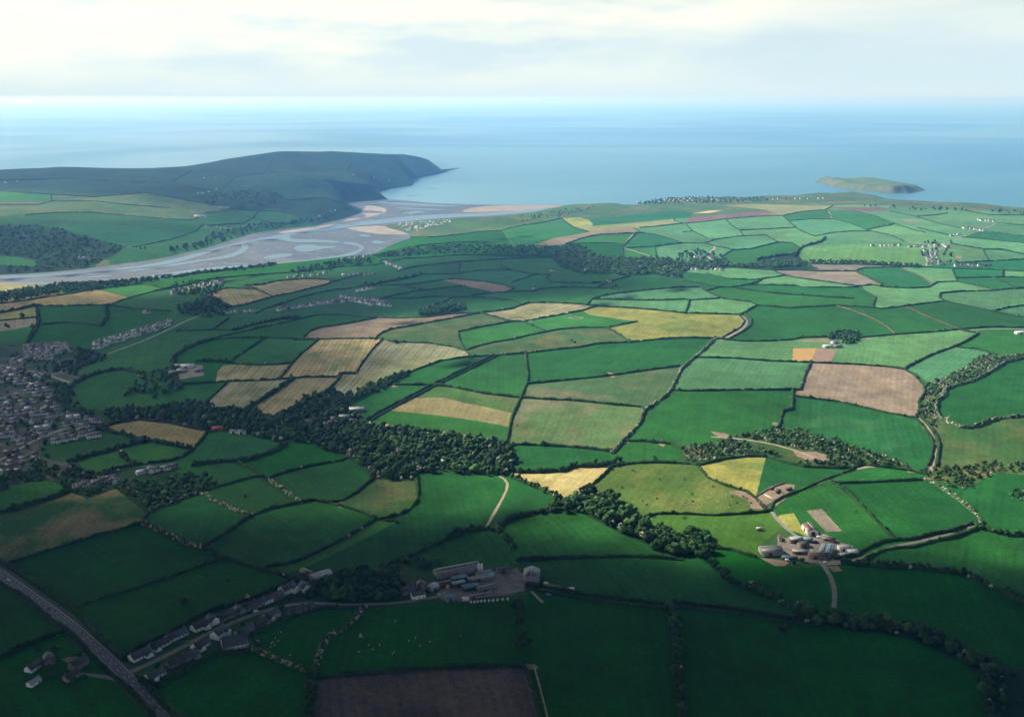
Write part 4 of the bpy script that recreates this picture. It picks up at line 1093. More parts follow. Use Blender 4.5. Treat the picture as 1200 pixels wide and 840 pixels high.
for k, w, p in world_lines:
    if k == 'h' and p[len(p) // 2][1] > 335:
        r = random.Random(int(p[0][0] * 17 + p[0][1] * 3)); seg = resample(w, 1.0); i = r.randint(5, 60)
        while i < len(seg):
            x, y = seg[i]; q = r.random(); rad = r.uniform(1.6, 3.8)
            plant(x + r.uniform(-1, 1), y + r.uniform(-1, 1), rad * (.7 if q < .2 else 1), rad * 1.7, 'thorn' if q < .2 else 'ash' if q < .4 else 'oak', "hedgerow trees"); i += int(r.uniform(6, 30) if r.random() < .45 else r.uniform(40, 130))
    if k not in 'tb' or len(k) != 1: continue
    seg = resample(w, 1.0); i = 0
    r = random.Random(int(p[0][0] * 31 + p[0][1])); far = p[len(p) // 2][1] < 345
    while i < len(seg):
        x, y = seg[i]
        if k == 't':
            rad = r.uniform(2.6, 5.2) * (1.1 if far else 1); kind = 'thorn' if r.random() < .10 else 'ash' if r.random() < .25 else 'oak'
            if kind == 'thorn': rad *= .6
            if r.random() < .85: plant(x + r.uniform(-2.5, 2.5), y + r.uniform(-2.5, 2.5), rad, rad * r.uniform(1.5, 2.1), kind, "hedgerow trees")
            i += int(rad * r.uniform(1.0, 2.0))
        else:
            rad = r.uniform(1.5, 2.9)
            if r.random() < .62: plant(x + r.uniform(-1.2, 1.2), y + r.uniform(-1.2, 1.2), rad, rad * r.uniform(1.3, 1.8), 'thorn', "hawthorns in the hedges")
            elif r.random() < .3: plant(x, y, rad * 1.1, rad * 1.8, 'oak', "hedgerow trees")
            i += int(rad * r.uniform(1.1, 2.6)) + 1
def wood(name, poly, spacing, r0, r1, thorn=.05, ash=.2, keep=1.0, hk=1.75, edge_thorn=0.0):
    poly = P(poly); px = np.array([q[0] for q in poly]); py = np.array([q[1] for q in poly])
    W_ = ground(px, py); wp = [tuple(q) for q in W_.tolist()]
    x0, y0 = W_.min(0); x1, y1 = W_.max(0)
    r = np.random.default_rng(abs(hash(name)) % 9999 if False else sum(map(ord, name)) * 7 + len(poly))
    gx_, gy_ = np.meshgrid(np.arange(x0, x1, spacing), np.arange(y0, y1, spacing * .9))
    gx_ = gx_ + (np.arange(gx_.shape[0]) % 2)[:, None] * spacing / 2
    gx_ = (gx_ + r.uniform(-.42, .42, gx_.shape) * spacing).ravel(); gy_ = (gy_ + r.uniform(-.42, .42, gy_.shape) * spacing).ravel()
    ok = in_poly(gx_, gy_, wp) & (r.random(gx_.shape) < keep); gx_, gy_ = gx_[ok], gy_[ok]
    ed = seg_dist(gx_, gy_, wp)
    for x, y, e in zip(gx_, gy_, ed):
        u = r.random(); th = thorn + (edge_thorn if e < spacing * 1.3 else 0)
        kind = 'thorn' if u < th else 'ash' if u < th + ash else 'oak'
        rad = r.uniform(r0, r1) * (.62 if kind == 'thorn' else 1.0)
        plant(float(x), float(y), rad, rad * hk * r.uniform(.85, 1.2), kind, name)
wood("trees filling the valley wood", "117,481 140,482 165,478 185,478 200,476 222,472 240,474 262,480 287,482 300,484 313,488 340,482 350,474 360,466 377,463 400,473 418,487 428,498 467,502 517,507 550,513 592,520 603,530 607,548 600,556 583,558 550,557 517,552 488,556 487,564 450,562 437,561 430,552 417,541 402,533 390,531 377,527 367,520 345,518 325,518 310,515 290,508 262,505 245,507 243,505 222,501 200,494 163,491 133,495", 7.8, 2.8, 7.4, .05, .22, .96, 1.8, .28)
wood("trees on the tree belt left of the valley wood", "378,463 390,456 405,466 430,452 450,445 472,437 480,440 462,450 450,456 433,463 417,472 402,478 385,474", 8.0, 3.6, 5.6, .02, .2, .95)
wood("trees of the steep wood", "655,289 675,288 690,293 700,300 731,303 770,301 790,306 830,309 848,304 860,311 880,311 893,307 945,307 945,312 905,315 860,314 820,316 800,319 800,326 785,325 765,322 738,324 720,321 685,322 670,318 655,312 645,302", 14.5, 5.0, 9.5, .02, .85, .85, 1.25)
wood("trees of the bank wood above the estuary", "440,303 455,296 480,291 520,288 560,287 600,289 640,289 655,289 645,302 600,299 540,297 500,299", 17, 5, 8.5, .02, .7, .7, 1.2)
wood("trees of the dark riverside wood", "-40,266 0,265 40,264 75,270 110,281 150,290 128,301 108,308 102,313 67,317 30,319.5 0,321 -40,322 -40,312 40,311 45,306 20,300 -40,301", 19, 5, 10, .01, .75, .6, 1.2)
wood("trees of the hillside wood", "235,238 258,226 290,222 320,225 337,235 335,244 300,246 260,245", 26, 5, 10, .0, .75, .45, 1.1)
wood("bushes on the quarry banks", "802,522 830,520 845,516 855,512 880,507 900,504 911,503 935,503 960,511 985,519 1003,524 1028,531 1050,539 1066,547 1035,546 1010,544 1000,547 983,547 942,545 930,543 957,541 970,541 970,534 955,528 930,526 905,518 873,513 850,513 870,520 900,528 920,538 898,533 875,534 850,537 820,543 802,541", 7.0, 2.2, 4.6, .30, .35, .85, 1.5)
wood("bushes of the blossom thicket", "1079,486 1080,472 1086,462 1086,449 1100,446 1118,437 1133,429 1145,419 1160,416 1175,419 1200,415 1240,409 1240,419 1200,420 1178,424 1168,430 1150,440 1135,446 1115,451 1105,456 1105,463 1097,471 1096,480 1098,489 1096,505 1090,498", 6.5, 2.2, 4.4, .48, .3, .85, 1.5)
wood("bushes of the right hand scrub belt", "1078,552 1095,547 1110,549 1135,544 1160,541 1200,541 1240,541 1240,551 1200,554 1170,553 1150,561 1135,571 1110,565 1090,561", 8.0, 2.4, 4.6, .10, .55, .8, 1.4)
wood("bushes by the far right bog", "1108,563 1128,566 1140,571 1128,574 1110,570", 7, 1.6, 3, .3, .4, .7, 1.4)
wood("bushes by the right hand stream", "1180,577 1200,572 1240,575 1240,586 1200,588 1186,585", 7, 1.6, 3.2, .35, .3, .8, 1.4)
wood("trees of the dark copse", "487,370 495,363 510,360 530,357 545,357 545,363 520,368", 10, 5, 7, 0, .1, .95)
wood("trees of the farm copse", "345,683 352,678 372,680 400,674 430,670 452,668 462,671 468,680 476,687 474,700 468,709 445,711 427,711 405,712 385,708 372,698 358,700 350,694", 8.0, 3.6, 6.4, .03, .12, .95)
wood("trees behind the dark farm yard", "468,660 492,668 505,670 505,664 520,660 502,655 480,656", 8, 3, 5, .03, .2, .7)
wood("trees of the curved tree belt", "640,598 655,588 672,582 690,578 712,583 727,592 738,600 752,610 775,622 795,631 804,641 802,654 780,648 757,637 728,625 712,616 697,608 680,600 660,601", 9.0, 3.4, 8.2, .07, .3, .95)
wood("trees at the end of the tree belt", "802,628 812,624 826,630 833,645 832,658 818,656 806,650", 9, 4.5, 7.2, .0, .2, 1)
wood("trees of the brookside belt", "832,661 846,667 856,680 872,685 893,690 913,696 930,707 948,715 962,722 955,726 930,715 905,705 885,698 862,690 845,680 835,670", 9, 3.4, 6.2, .16, .3, .9)
wood("trees of the bottom right belt", "915,726 950,722 975,723 1000,727 1030,727 1060,733 1090,741 1110,752 1135,765 1143,782 1120,770 1098,760 1065,748 1033,741 1000,738 960,732 930,730", 8.0, 3.4, 6.6, .10, .3, .95, 1.7)
wood("trees beside the bottom right stream", "1143,775 1156,772 1170,778 1172,790 1160,798 1160,820 1172,850 1180,880 1165,880 1152,820 1146,800", 8.0, 3.6, 6.6, .08, .2, .95)
wood("bushes beside the bottom right stream", "1166,792 1176,792 1178,815 1182,835 1172,832 1167,812", 6, 2.0, 3.4, .55, .2, .9)
wood("scrub in the bottom right corner", "1185,790 1240,780 1240,880 1195,880 1188,840 1195,815", 10, 2.2, 4.5, .05, .2, .5)
wood("trees by the hawthorn slope", "84,577 103,582 138,571 158,586 174,598 200,590 233,577 255,569 240,557 226,556 214,557 190,566 160,565 130,567 100,565 75,563 66,566", 8.0, 2.8, 5.2, .08, .2, .78)
wood("trees behind the white cottages", "85,545 100,553 116,556 140,549 140,556 115,562 90,562 72,556", 8, 3, 5, .05, .1, .8)
wood("trees left of the hamlet field", "165,439 190,433 203,433 210,446 225,452 205,460 185,470 166,461 150,462 135,472 118,479 130,476 145,462 155,452", 9, 3.2, 5.5, .02, .2, .5)
wood("trees in the town gardens", "85,452 62,450 60,470 80,488 100,492 114,481 94,479 88,467", 9, 3.2, 5.5, .02, .2, .95)
wood("trees below the old town", "92,408 125,418 120,424 98,430 88,440 78,436 62,438 62,428 85,424", 9, 3.4, 5.6, .02, .2, .85)
wood("trees between the town streets", "-40,408 90,408 60,440 85,488 125,500 60,520 50,558 -40,582", 17, 2.4, 4.6, .02, .1, .5)
wood("trees along the town edge", "45,540 70,548 60,562 20,566 0,575 -40,582 -40,572 0,562 30,556", 9, 3.0, 5.2, .02, .1, .8)
wood("trees round the white farm", "985,389 1003,389 1008,397 1003,402 990,404 984,398 972,399 970,393", 8, 3.6, 5.6, 0, .15, 1)
wood("trees of the hilltop hedgerow", "948,306 1000,306 1040,309 1078,311 1078,314 1040,312 1000,310 950,310", 11, 3.4, 5.2, .0, .15, .9)
wood("trees on the south river shore", "100,330 145,327 175,324 200,321 233,318 283,314 323,309 325,312 283,317 233,321 200,326 175,331 145,335 120,340 100,343", 15, 4, 7.5, 0, .15, .75)
wood("trees of the riverside knoll", "0,345 30,340 60,336 100,333 120,339 88,342 55,346 30,351 0,354 -40,356 -40,347", 12, 4.5, 7.5, 0, .15, .9)
wood("trees on the north river shore", "200,299 225,293 250,287 275,279 293,273 317,268 342,264 367,262 385,257 400,255 385,252 360,257 330,260 300,263 270,270 245,275 235,284 215,288 200,292", 17, 4.5, 8, 0, .2, .5)
wood("trees of the straggling village", "200,332 262,326 262,345 238,347 205,347", 16, 4, 6, 0, .1, .6)
wood("trees over the hamlet lane", "205,362 235,352 258,352 262,358 272,361 262,370 240,372 210,368", 12, 4, 6.5, 0, .1, .8)
wood("trees by the riverside hamlet", "400,305 433,304 440,310 420,312 400,312 385,318 340,322 340,316 380,310", 16, 4, 6.5, 0, .1, .6)
wood("gorse on the cliff top", "615,261 658,254 690,248 700,243 677,243.5 650,246 625,250 600,254", 26, 3, 6, .1, .2, .5, 1.2)
wood("bushes behind the coast village", "745,238 762,233 800,231 850,232 900,232 905,236 850,238 800,239 760,240", 24, 4, 7, .02, .2, .6)
wood("scrub on the far coast", "1000,241 1060,243 1120,246 1200,248 1240,251 1240,256 1160,249 1060,246", 34, 4, 8, 0, .1, .6)
wood("trees at the hilltop village", "1078,285 1113,283 1116,300 1122,309 1150,308 1150,312 1082,311", 24, 3.5, 6, 0, .1, .5)
wood("trees at the field corner farm", "796,296 815,293 848,300 845,309 800,311 790,306", 16, 3.5, 6.5, 0, .2, .7)
wood("trees round the roadside farm", "30,765 60,758 100,757 118,768 124,785 105,800 60,805 30,800", 11, 3, 5, 0, .1, .45)
wood("trees in the village gardens", "160,775 200,752 262,716 340,687 425,703 400,712 345,722 300,752 232,776 200,792 175,798", 17, 1.6, 3.4, .05, .2, .4)
for x, y, rad, kind in ((637.5, 522, 5, 'oak'), (607, 716, 7.5, 'oak'), (608, 733, 5.5, 'oak'), (613, 760, 8.5, 'oak'), (612, 742, 5, 'oak'), (919, 741, 5.2, 'oak'), (918, 765, 2.4, 'oak'), (214, 709, 5.0, 'oak'), (221, 707, 3.5, 'oak'), (267, 681, 2.2, 'oak'), (27, 373, 8, 'oak'), (38, 385, 7, 'oak'), (8, 384, 7, 'oak'),
                        (424, 621, 2.6, 'thorn'), (408, 629, 2.6, 'thorn'), (403, 632, 2.2, 'thorn'), (423, 747, 2.4, 'thorn'), (464, 402, 5, 'oak'), (265, 358, 5, 'oak'), (767, 538, 3.5, 'oak'), (767, 541, 3.5, 'ash'), (726, 541, 6, 'oak'), (720, 543, 5, 'ash'), (698, 543, 4.5, 'ash'), (675, 545, 4.5, 'ash'), (664, 551, 4, 'oak'),
                        (143, 532, 4.5, 'thorn'), (1158, 494, 4.5, 'ash'), (1152, 497, 4.5, 'ash'), (1147, 499, 4, 'ash'), (1100, 461, 5, 'oak'), (1098, 448, 5.5, 'oak'), (540, 629, 3.4, 'oak'), (532, 627, 3.4, 'oak'), (543, 621, 3.2, 'oak'), (597, 609, 4, 'oak'), (592, 612, 3, 'oak'), (330, 714, 4.2, 'oak'), (325, 716, 3.6, 'oak'), (795, 757, 6, 'oak'), (794, 748, 5, 'oak'), (796, 735, 4, 'ash'), (795, 722, 4, 'ash'),
                        (978, 517, 5.5, 'oak'), (983, 519, 4.5, 'oak'), (962, 514, 4.5, 'oak'), (940, 658, 3.5, 'oak'), (930, 661, 3.0, 'oak'), (287, 582, 2.2, 'oak'), (670, 400, 3, 'oak'), (674, 402, 3, 'oak'), (718, 338, 5, 'oak'), (722, 337, 5, 'oak')):
    a, b2 = ground1(x, y); plant(a, b2, rad, rad * 1.7, kind, "single trees in the fields")
# ================================================================== buildings
def plain(name, col, col2=None, scale=.6, rough=.8, spec=.2, lo=.85, hi=1.15):
    m, nt, b = new_mat(name)
    c = mixc(nt, col, col2 or tuple(v * .7 for v in col), maprange(nt, pos_noise(nt, scale, 4, .6), .35, .7))
    c = mixc(nt, c, maprange(nt, pos_noise(nt, scale * 6, 2, .6), .3, .7, lo, hi), 1.0, 'MULTIPLY')
    nt.links.new(c, b.inputs['Base Color']); b.inputs['Roughness'].default_value = rough; b.inputs['Specular IOR Level'].default_value = spec
    return m
def ribbed(name, col, col2, pitch=.9, rough=.45, spec=.4):
    m, nt, b = new_mat(name)
    tc = nt.nodes.new("ShaderNodeTexCoord"); s = nt.nodes.new("ShaderNodeSeparateXYZ"); nt.links.new(tc.outputs['Object'], s.inputs[0])
    st = mth(nt, 'SINE', mth(nt, 'MULTIPLY', s.outputs['X'], 6.283 / pitch))
    c = mixc(nt, col, col2, maprange(nt, pos_noise(nt, .25, 4, .65), .4, .68))
    c = mixc(nt, c, maprange(nt, st, -1, 1, .8, 1.15), 1.0, 'MULTIPLY')
    pn = mth(nt, 'FLOOR', mth(nt, 'DIVIDE', s.outputs['X'], 4.5)); w_ = node(nt, "ShaderNodeTexWhiteNoise"); w_.noise_dimensions = '1D'; nt.links.new(pn, w_.inputs['W'])
    c = mixc(nt, c, maprange(nt, w_.outputs['Value'], 0, 1, .82, 1.12), 1.0, 'MULTIPLY')
    nt.links.new(c, b.inputs['Base Color']); b.inputs['Roughness'].default_value = rough; b.inputs['Specular IOR Level'].default_value = spec
    return m
WALLS = dict(white=plain("white_render", (.82, .84, .86), (.72, .73, .74)), cream=plain("cream_render", (.62, .56, .42)), stone=plain("stone_wall", (.24, .21, .18)), grey=plain("grey_block", (.30, .30, .29)), brick=plain("red_brick", (.28, .12, .08)),
             green=ribbed("green_sheet_wall", (.05, .10, .07), (.07, .12, .09)), metal=ribbed("grey_sheet_wall", (.30, .33, .35), (.22, .22, .22)))
ROOFS = dict(slate=plain("slate_roof", (.050, .060, .085), (.085, .09, .105), 1.2, .55, .4), dark=plain("dark_slate_roof", (.045, .05, .062), (.07, .07, .075), 1.2, .6, .3), tile=plain("brown_tile_roof", (.16, .10, .08), (.11, .085, .075), 1.2),
             red=plain("red_roof", (.42, .09, .06), (.3, .09, .06)), white=ribbed("white_sheet_roof", (.74, .76, .76), (.6, .6, .58)), grey=ribbed("grey_fibre_roof", (.20, .20, .205), (.13, .13, .125)), blue=ribbed("blue_grey_roof", (.20, .31, .38), (.28, .36, .40)),
             pale=ribbed("pale_roof", (.44, .48, .50), (.36, .36, .35)), rust=ribbed("rusty_roof", (.17, .10, .075), (.12, .10, .09)), teal=ribbed("blue_roof", (.06, .16, .26), (.09, .2, .3)))
M_GLASS, nt, b = new_mat("window_glass"); b.inputs['Base Color'].default_value = (.03, .04, .05, 1); b.inputs['Roughness'].default_value = .08; b.inputs['Specular IOR Level'].default_value = .6
M_DOOR = plain("painted_door", (.10, .05, .04)); M_TRIM = plain("white_trim", (.8, .8, .8)); M_POT = plain("chimney_brick", (.30, .16, .11))
def gable(L_, W_, H_, rise, roof_t=.22, over=.4):
    """wall and roof arrays for a gabled box, ridge along X"""
    a, b2 = L_ / 2, W_ / 2
    wv = [(-a, -b2, -1.5), (a, -b2, -1.5), (a, b2, -1.5), (-a, b2, -1.5), (-a, -b2, H_), (a, -b2, H_), (a, b2, H_), (-a, b2, H_), (-a, 0, H_ + rise), (a, 0, H_ + rise)]
    wf = [(0, 1, 5), (0, 5, 4), (2, 3, 7), (2, 7, 6), (1, 2, 6), (1, 6, 5), (3, 0, 4), (3, 4, 7), (4, 8, 7), (5, 6, 9)]
    rv = []; rf = []
    s = rise / b2
    for sg in (-1, 1):
        n = len(rv); y1 = sg * (b2 + over); z1 = H_ - s * over + .03; z0 = H_ + rise + .03
        x = a + over
        rv += [(-x, 0, z0), (x, 0, z0), (x, y1, z1), (-x, y1, z1), (-x, 0, z0 + roof_t), (x, 0, z0 + roof_t), (x, y1, z1 + roof_t), (-x, y1, z1 + roof_t)]
        q = [(0, 1, 2, 3), (4, 7, 6, 5), (0, 4, 5, 1), (1, 5, 6, 2), (2, 6, 7, 3), (3, 7, 4, 0)]
        if sg > 0: q = [tuple(reversed(t)) for t in q]
        for t in q: rf += [(n + t[0], n + t[1], n + t[2]), (n + t[0], n + t[2], n + t[3])]
    return wv, wf, rv, rf
def boxa(x0, x1, y0, y1, z0, z1):
    v = [(x0, y0, z0), (x1, y0, z0), (x1, y1, z0), (x0, y1, z0), (x0, y0, z1), (x1, y0, z1), (x1, y1, z1), (x0, y1, z1)]
    f = [(0, 3, 2), (0, 2, 1), (4, 5, 6), (4, 6, 7), (0, 1, 5), (0, 5, 4), (1, 2, 6), (1, 6, 5), (2, 3, 7), (2, 7, 6), (3, 0, 4), (3, 4, 7)]
    return v, f
def joinp(parts):
    V_, F_ = [], []
    for v, f in parts:
        n = len(V_); V_ += list(v); F_ += [tuple(i + n for i in t) for t in f]
    return V_, F_
def part(name, v, f, mat, parent): return obj(name, mesh_from(name, v, f, (mat,)), parent)
def yaw_px(x1, y1, x2, y2):
    w = ground(np.array([x1, x2], float), np.array([y1, y2], float)); return math.atan2(w[1, 1] - w[0, 1], w[1, 0] - w[0, 0])
def empty(name, x, y, yaw, **props):
    o = bpy.data.objects.new(name, None); COL.objects.link(o); o.location = (x, y, land_z(x, y)); o.rotation_euler = (0, 0, yaw); o.empty_display_size = 2
    for k, v in props.items(): o[k] = v
    return o
def house(px, py, L_, W_, H_, yaw, wall, roof, label, group="houses along the village road", name="house", wing=0, storeys=None, cat="house"):
    x, y = ground1(px, py); o = empty(name, x, y, yaw, label=label, category=cat)
    if group: o['group'] = group
    rise = W_ * .36; wv, wf, rv, rf = gable(L_, W_, H_, rise)
    wp = [(wv, wf)]; rp = [(rv, rf)]
    if wing:
        v2, f2, r2, g2 = gable(W_ * .9, W_ * .62, H_ - .15, rise * .66, over=.3)
        def tr(v): return [(-q[1] + wing * L_ * .27, q[0] - W_ * .42, q[2]) for q in v]
        wp.append((tr(v2), f2)); rp.append((tr(r2), g2))
    wo = part("wall", *joinp(wp), WALLS[wall], o); ro = part("roof", *joinp(rp), ROOFS[roof], o)
    for sx_ in ((-1, 1) if L_ > 11 else (1,)):
        v, f = boxa(sx_ * (L_ / 2 - .9) - .45, sx_ * (L_ / 2 - .9) + .45, -.35, .35, H_ + rise - .6, H_ + rise + 1.3); part("chimney", v, f, M_POT, ro)
    st = storeys or (2 if H_ > 4 else 1); n = max(2, int(L_ / 3.4))
    for sgn in (-1, 1):
        for s_ in range(st):
            for k in range(n):
                xx = -L_ / 2 + (k + .5) * L_ / n; z0 = .9 + s_ * 2.6
                if s_ == 0 and k == n // 2:
                    v, f = boxa(xx - .5, xx + .5, min(sgn * W_ / 2, sgn * (W_ / 2 + .06)), max(sgn * W_ / 2, sgn * (W_ / 2 + .06)), .0, 2.1); part("door", v, f, M_DOOR, o)
                    continue
                a_, b_ = sorted((sgn * W_ / 2, sgn * (W_ / 2 + .05)))
                v, f = boxa(xx - .65, xx + .65, a_, b_, z0, z0 + 1.15); fr = part("window", v, f, M_TRIM, o)
                a_, b_ = sorted((sgn * (W_ / 2 + .05), sgn * (W_ / 2 + .07)))
                v, f = boxa(xx - .52, xx + .52, a_, b_, z0 + .12, z0 + 1.03); part("pane", v, f, M_GLASS, fr)
    BLD.append((x, y, max(L_, W_) * .62)); return o
def barn(px, py, L_, W_, H_, yaw, wall, roof, label, group="farm buildings", name="barn", cat="barn", door=True, rise=None, lights=True):
    x, y = ground1(px, py); o = empty(name, x, y, yaw, label=label, category=cat)
    if group: o['group'] = group
    wv, wf, rv, rf = gable(L_, W_, H_, rise or W_ * .20, .12, .25)
    part("wall", wv, wf, WALLS[wall], o); ro = part("roof", rv, rf, ROOFS[roof], o)
    if door:
        v, f = boxa(L_ / 2, L_ / 2 + .08, -min(2.2, W_ * .3), min(2.2, W_ * .3), 0, H_ * .85); part("door", v, f, M_DOOR, o)
        v, f = boxa(-L_ * .1 - 1.8, -L_ * .1 + 1.8, -W_ / 2 - .07, -W_ / 2, 0, H_ * .8); part("door", v, f, M_DOOR, o)
    if lights and L_ > 14:
        v, f = boxa(-L_ / 2 + 1, L_ / 2 - 1, -.45, .45, H_ + (rise or W_ * .20) + .05, H_ + (rise or W_ * .20) + .42); part("ridge_cap", v, f, ROOFS['pale'], ro)
    BLD.append((x, y, max(L_, W_) * .6)); return o
# ---- the village row beside the main road
YN = yaw_px(182, 772, 293, 722); YV = YN
VH = [ # px, py, L, W, H, yaw offset, wall, roof, wing, label
 (164, 769, 17, 10, 2.7, 0, 'white', 'slate', 1, "white bungalow nearest the main road at the lower end of the village row"),
 (186, 757, 17, 9, 2.7, 0, 'white', 'dark', -1, "white bungalow with a dark roof, second from the main road on the upper side"),
 (207, 746, 18, 9.5, 2.8, 0, 'white', 'slate', 0, "long white bungalow with grey roof, third from the road on the upper side"),
 (234, 736, 14, 9, 3.6, 0, 'white', 'dark', 1, "white house with cross gable beside the bend of the village lane"),
 (249, 730, 10, 8, 4.8, 1.57, 'white', 'dark', 0, "white house with its tall gable to the lane, upper side"),
 (264, 724, 18, 9, 3.2, 0, 'stone', 'dark', 0, "long dark stone house in the middle of the upper side of the lane"),
 (281, 717, 10, 8, 3.4, 1.57, 'grey', 'slate', 0, "grey house end on to the lane above the parked white van"),
 (293, 713, 12, 8, 4.2, 0, 'stone', 'dark', 0, "stone terrace house, lowest of four on the upper side"),
 (304, 709, 12, 8, 4.2, 0, 'grey', 'dark', 0, "grey terrace house, second of four on the upper side"),
 (314, 705, 12, 8, 4.2, 0, 'white', 'dark', 0, "white terrace house, third of four on the upper side"),
 (324, 701, 12, 8, 4.2, 0, 'stone', 'slate', 0, "stone terrace house, topmost of four on the upper side"),
 (337, 693, 15, 10, 5.2, 0, 'white', 'slate', 1, "tall white house with a big gable at the top of the village row"),
 (357, 691, 11, 8, 5.0, 1.3, 'white', 'slate', 0, "tall white house beside the farm copse"),
 (182, 792, 15, 9, 2.7, 0, 'white', 'slate', -1, "white bungalow on the lower side of the lane nearest the main road"),
 (206, 777, 15, 9, 2.8, 0, 'stone', 'dark', 0, "dark bungalow hidden by garden trees on the lower side"),
 (222, 770, 13, 9, 2.8, 0, 'grey', 'slate', 1, "grey bungalow between the dark bungalow and the white one"),
 (235, 757, 14, 9.5, 2.9, .1, 'white', 'dark', -1, "white bungalow with a dark roof below the lane bend"),
 (257, 745, 14, 9, 5.0, .3, 'white', 'slate', 1, "tall white house with bright gables on the lower side of the lane"),
 (275, 755, 21, 16, 3.2, -.5, 'white', 'slate', 0, "largest white building with a wide slate roof on the lower side"),
 (286, 741, 16, 9, 2.9, 0, 'cream', 'slate', 0, "cream bungalow above the wide slate roof"),
 (304, 732, 14, 9, 2.9, 0, 'grey', 'dark', 1, "grey bungalow beside the hedge of the sheep field"),
 (318, 723, 15, 9, 3.8, 0, 'cream', 'slate', -1, "cream house with white windows on the lower side"),
 (347, 717, 17, 8, 2.9, 0, 'stone', 'dark', 0, "dark low house at the top of the lower side, right of the red van"),
 (361, 713, 10, 7, 2.9, .2, 'grey', 'dark', 0, "small grey house last on the lower side below the copse")]
for q in VH: house(q[0], q[1], q[2], q[3], q[4], YV + q[5], q[6], q[7], q[9], wing=q[8])
barn(376, 677, 20, 12, 4, yaw_px(362, 680, 390, 672), 'grey', 'white', "long barn with a brilliant white roof above the village row")
barn(360, 672, 16, 7, 2.6, yaw_px(350, 668, 372, 677), 'stone', 'rust', "low dark shed beside the white roofed barn")
# ---- farm beside the main road, lower left
for q in ((40, 783, 13, 8, 3, .3, 'white', 'slate', "pale bungalow furthest left at the roadside farm"), (58, 776, 12, 8, 4.5, 1.2, 'stone', 'slate', "stone house upper left at the roadside farm"),
          (92, 781, 14, 9, 4.6, .2, 'stone', 'dark', "dark farmhouse right of the pale yard at the roadside farm"), (84, 794, 12, 7, 3, .1, 'grey', 'dark', "dark outhouse below the farmhouse by the drive"), (40, 801, 10, 6, 2.6, .2, 'white', 'pale', "small pale shed lowest left at the roadside farm")):
    house(q[0], q[1], q[2], q[3], q[4], YV + q[5], q[6], q[7], q[8], "buildings of the roadside farm")
# ---- dark farm in the middle
Y0_ = yaw_px(510, 680, 560, 671)
FA_ = [(536, 671, 46, 17, 4.5, 0, 'metal', 'grey', "longest grey roofed shed along the back of the dark farm yard"), (538, 680, 15, 6, 4, 0, 'green', 'blue', "blue grey shed, upper of two in the dark farm yard"), (537, 686, 13, 6, 4, 0, 'green', 'blue', "blue grey shed, lower of two in the dark farm yard"),
 (563, 679, 27, 6, 3.6, 0, 'metal', 'pale', "long narrow pale roofed shed in the dark farm yard"), (567, 674, 16, 6, 3.6, 0, 'metal', 'blue', "blue grey shed beside the two white silos"), (549, 690, 13, 8, 3.6, 0, 'green', 'teal', "deep blue roofed shed in the middle of the yard"),
 (520, 686, 16, 6, 3.2, 0, 'stone', 'dark', "dark stone range left of the orange container"), (507, 690, 10, 9, 3.6, .9, 'metal', 'pale', "square pale roofed shed beside the farmhouse"), (570, 691, 19, 7, 3.4, 0, 'stone', 'grey', "grey roofed range right of the blue shed"),
 (528, 703, 10, 7, 3.4, 0, 'metal', 'teal', "small blue roofed shed at the lower edge of the yard"), (623, 677, 21, 16, 5, 1.5, 'metal', 'grey', "square grey barn with pale ridge lines right of the dark farm"), (590, 669, 13, 7, 3.5, 0, 'stone', 'dark', "dark shed above the concrete yard"),
 (558, 700, 34, 4, 2.2, 0, 'grey', 'rust', "long low wall sheds with white stores at the lower edge")]
for q in FA_: barn(q[0], q[1], q[2], q[3], q[4], (Y0_ if q[5] == 0 else q[5]), q[6], q[7], q[8], "buildings of the dark farm")
for q in ((478, 695, 13, 8, 5, 0, 'stone', 'slate', "grey slate farmhouse furthest left in the dark farm"), (490, 700, 13, 7, 4.4, 0, 'white', 'slate', "low farmhouse with white gables and windows in front"), (494, 689, 9, 8, 4.6, 1.5, 'stone', 'slate', "stone house behind the white gabled farmhouse")):
    house(q[0], q[1], q[2], q[3], q[4], Y0_ + q[5], q[6], q[7], q[8], "buildings of the dark farm")
# ---- sunlit farm on the right
FB = [(949, 623, 20, 11, 5.2, yaw_px(943, 614, 953, 626) , 'white', 'rust', "long shed with a white end wall at the top of the sunlit farm"), (946, 634, 11, 7, 3.4, -.3, 'green', 'blue', "small green shed with a blue roof between yard and lane"), (932, 634, 14, 8, 3.8, .2, 'stone', 'pale', "pale roofed shed on the left of the sunlit farm"),
 (903, 648, 22, 15, 4.8, .05, 'grey', 'grey', "large square grey barn standing apart on the left"), (957, 653, 17, 9, 4, -.15, 'stone', 'tile', "brown roofed stable beside the lane fork"), (965, 647, 20, 7, 4.6, 1.15, 'metal', 'blue', "blue grey roofed shed, left of the matching pair"), (972, 648, 22, 7, 4.8, 1.15, 'metal', 'blue', "blue grey roofed shed, right of the matching pair"),
 (989, 644, 12, 8, 4.0, .1, 'white', 'pale', "pale roofed white shed on the right of the sunlit farm"), (998, 649, 11, 8, 3.6, .1, 'metal', 'white', "white roofed shed furthest right in the sunlit farm"), (988, 652, 9, 6, 3.2, .2, 'metal', 'pale', "small pale shed below the white one"),
 (970, 633, 15, 7, 3.2, -.6, 'stone', 'grey', "grey roofed shed behind the yard on the right"), (938, 648, 17, 6, 3.2, -.1, 'brick', 'pale', "low range with a pale roof in the old yard"), (941, 640, 10, 8, 4.2, .5, 'stone', 'dark', "dark roofed cottage in the middle of the old yard"), (914, 632, 9, 4, 3, 1.4, 'cream', 'tile', "narrow ruined cream wall and lean-to by the old yard"),
 (925, 655, 16, 4, 2.6, -.15, 'green', 'teal', "low green lean-to below the old yard")]
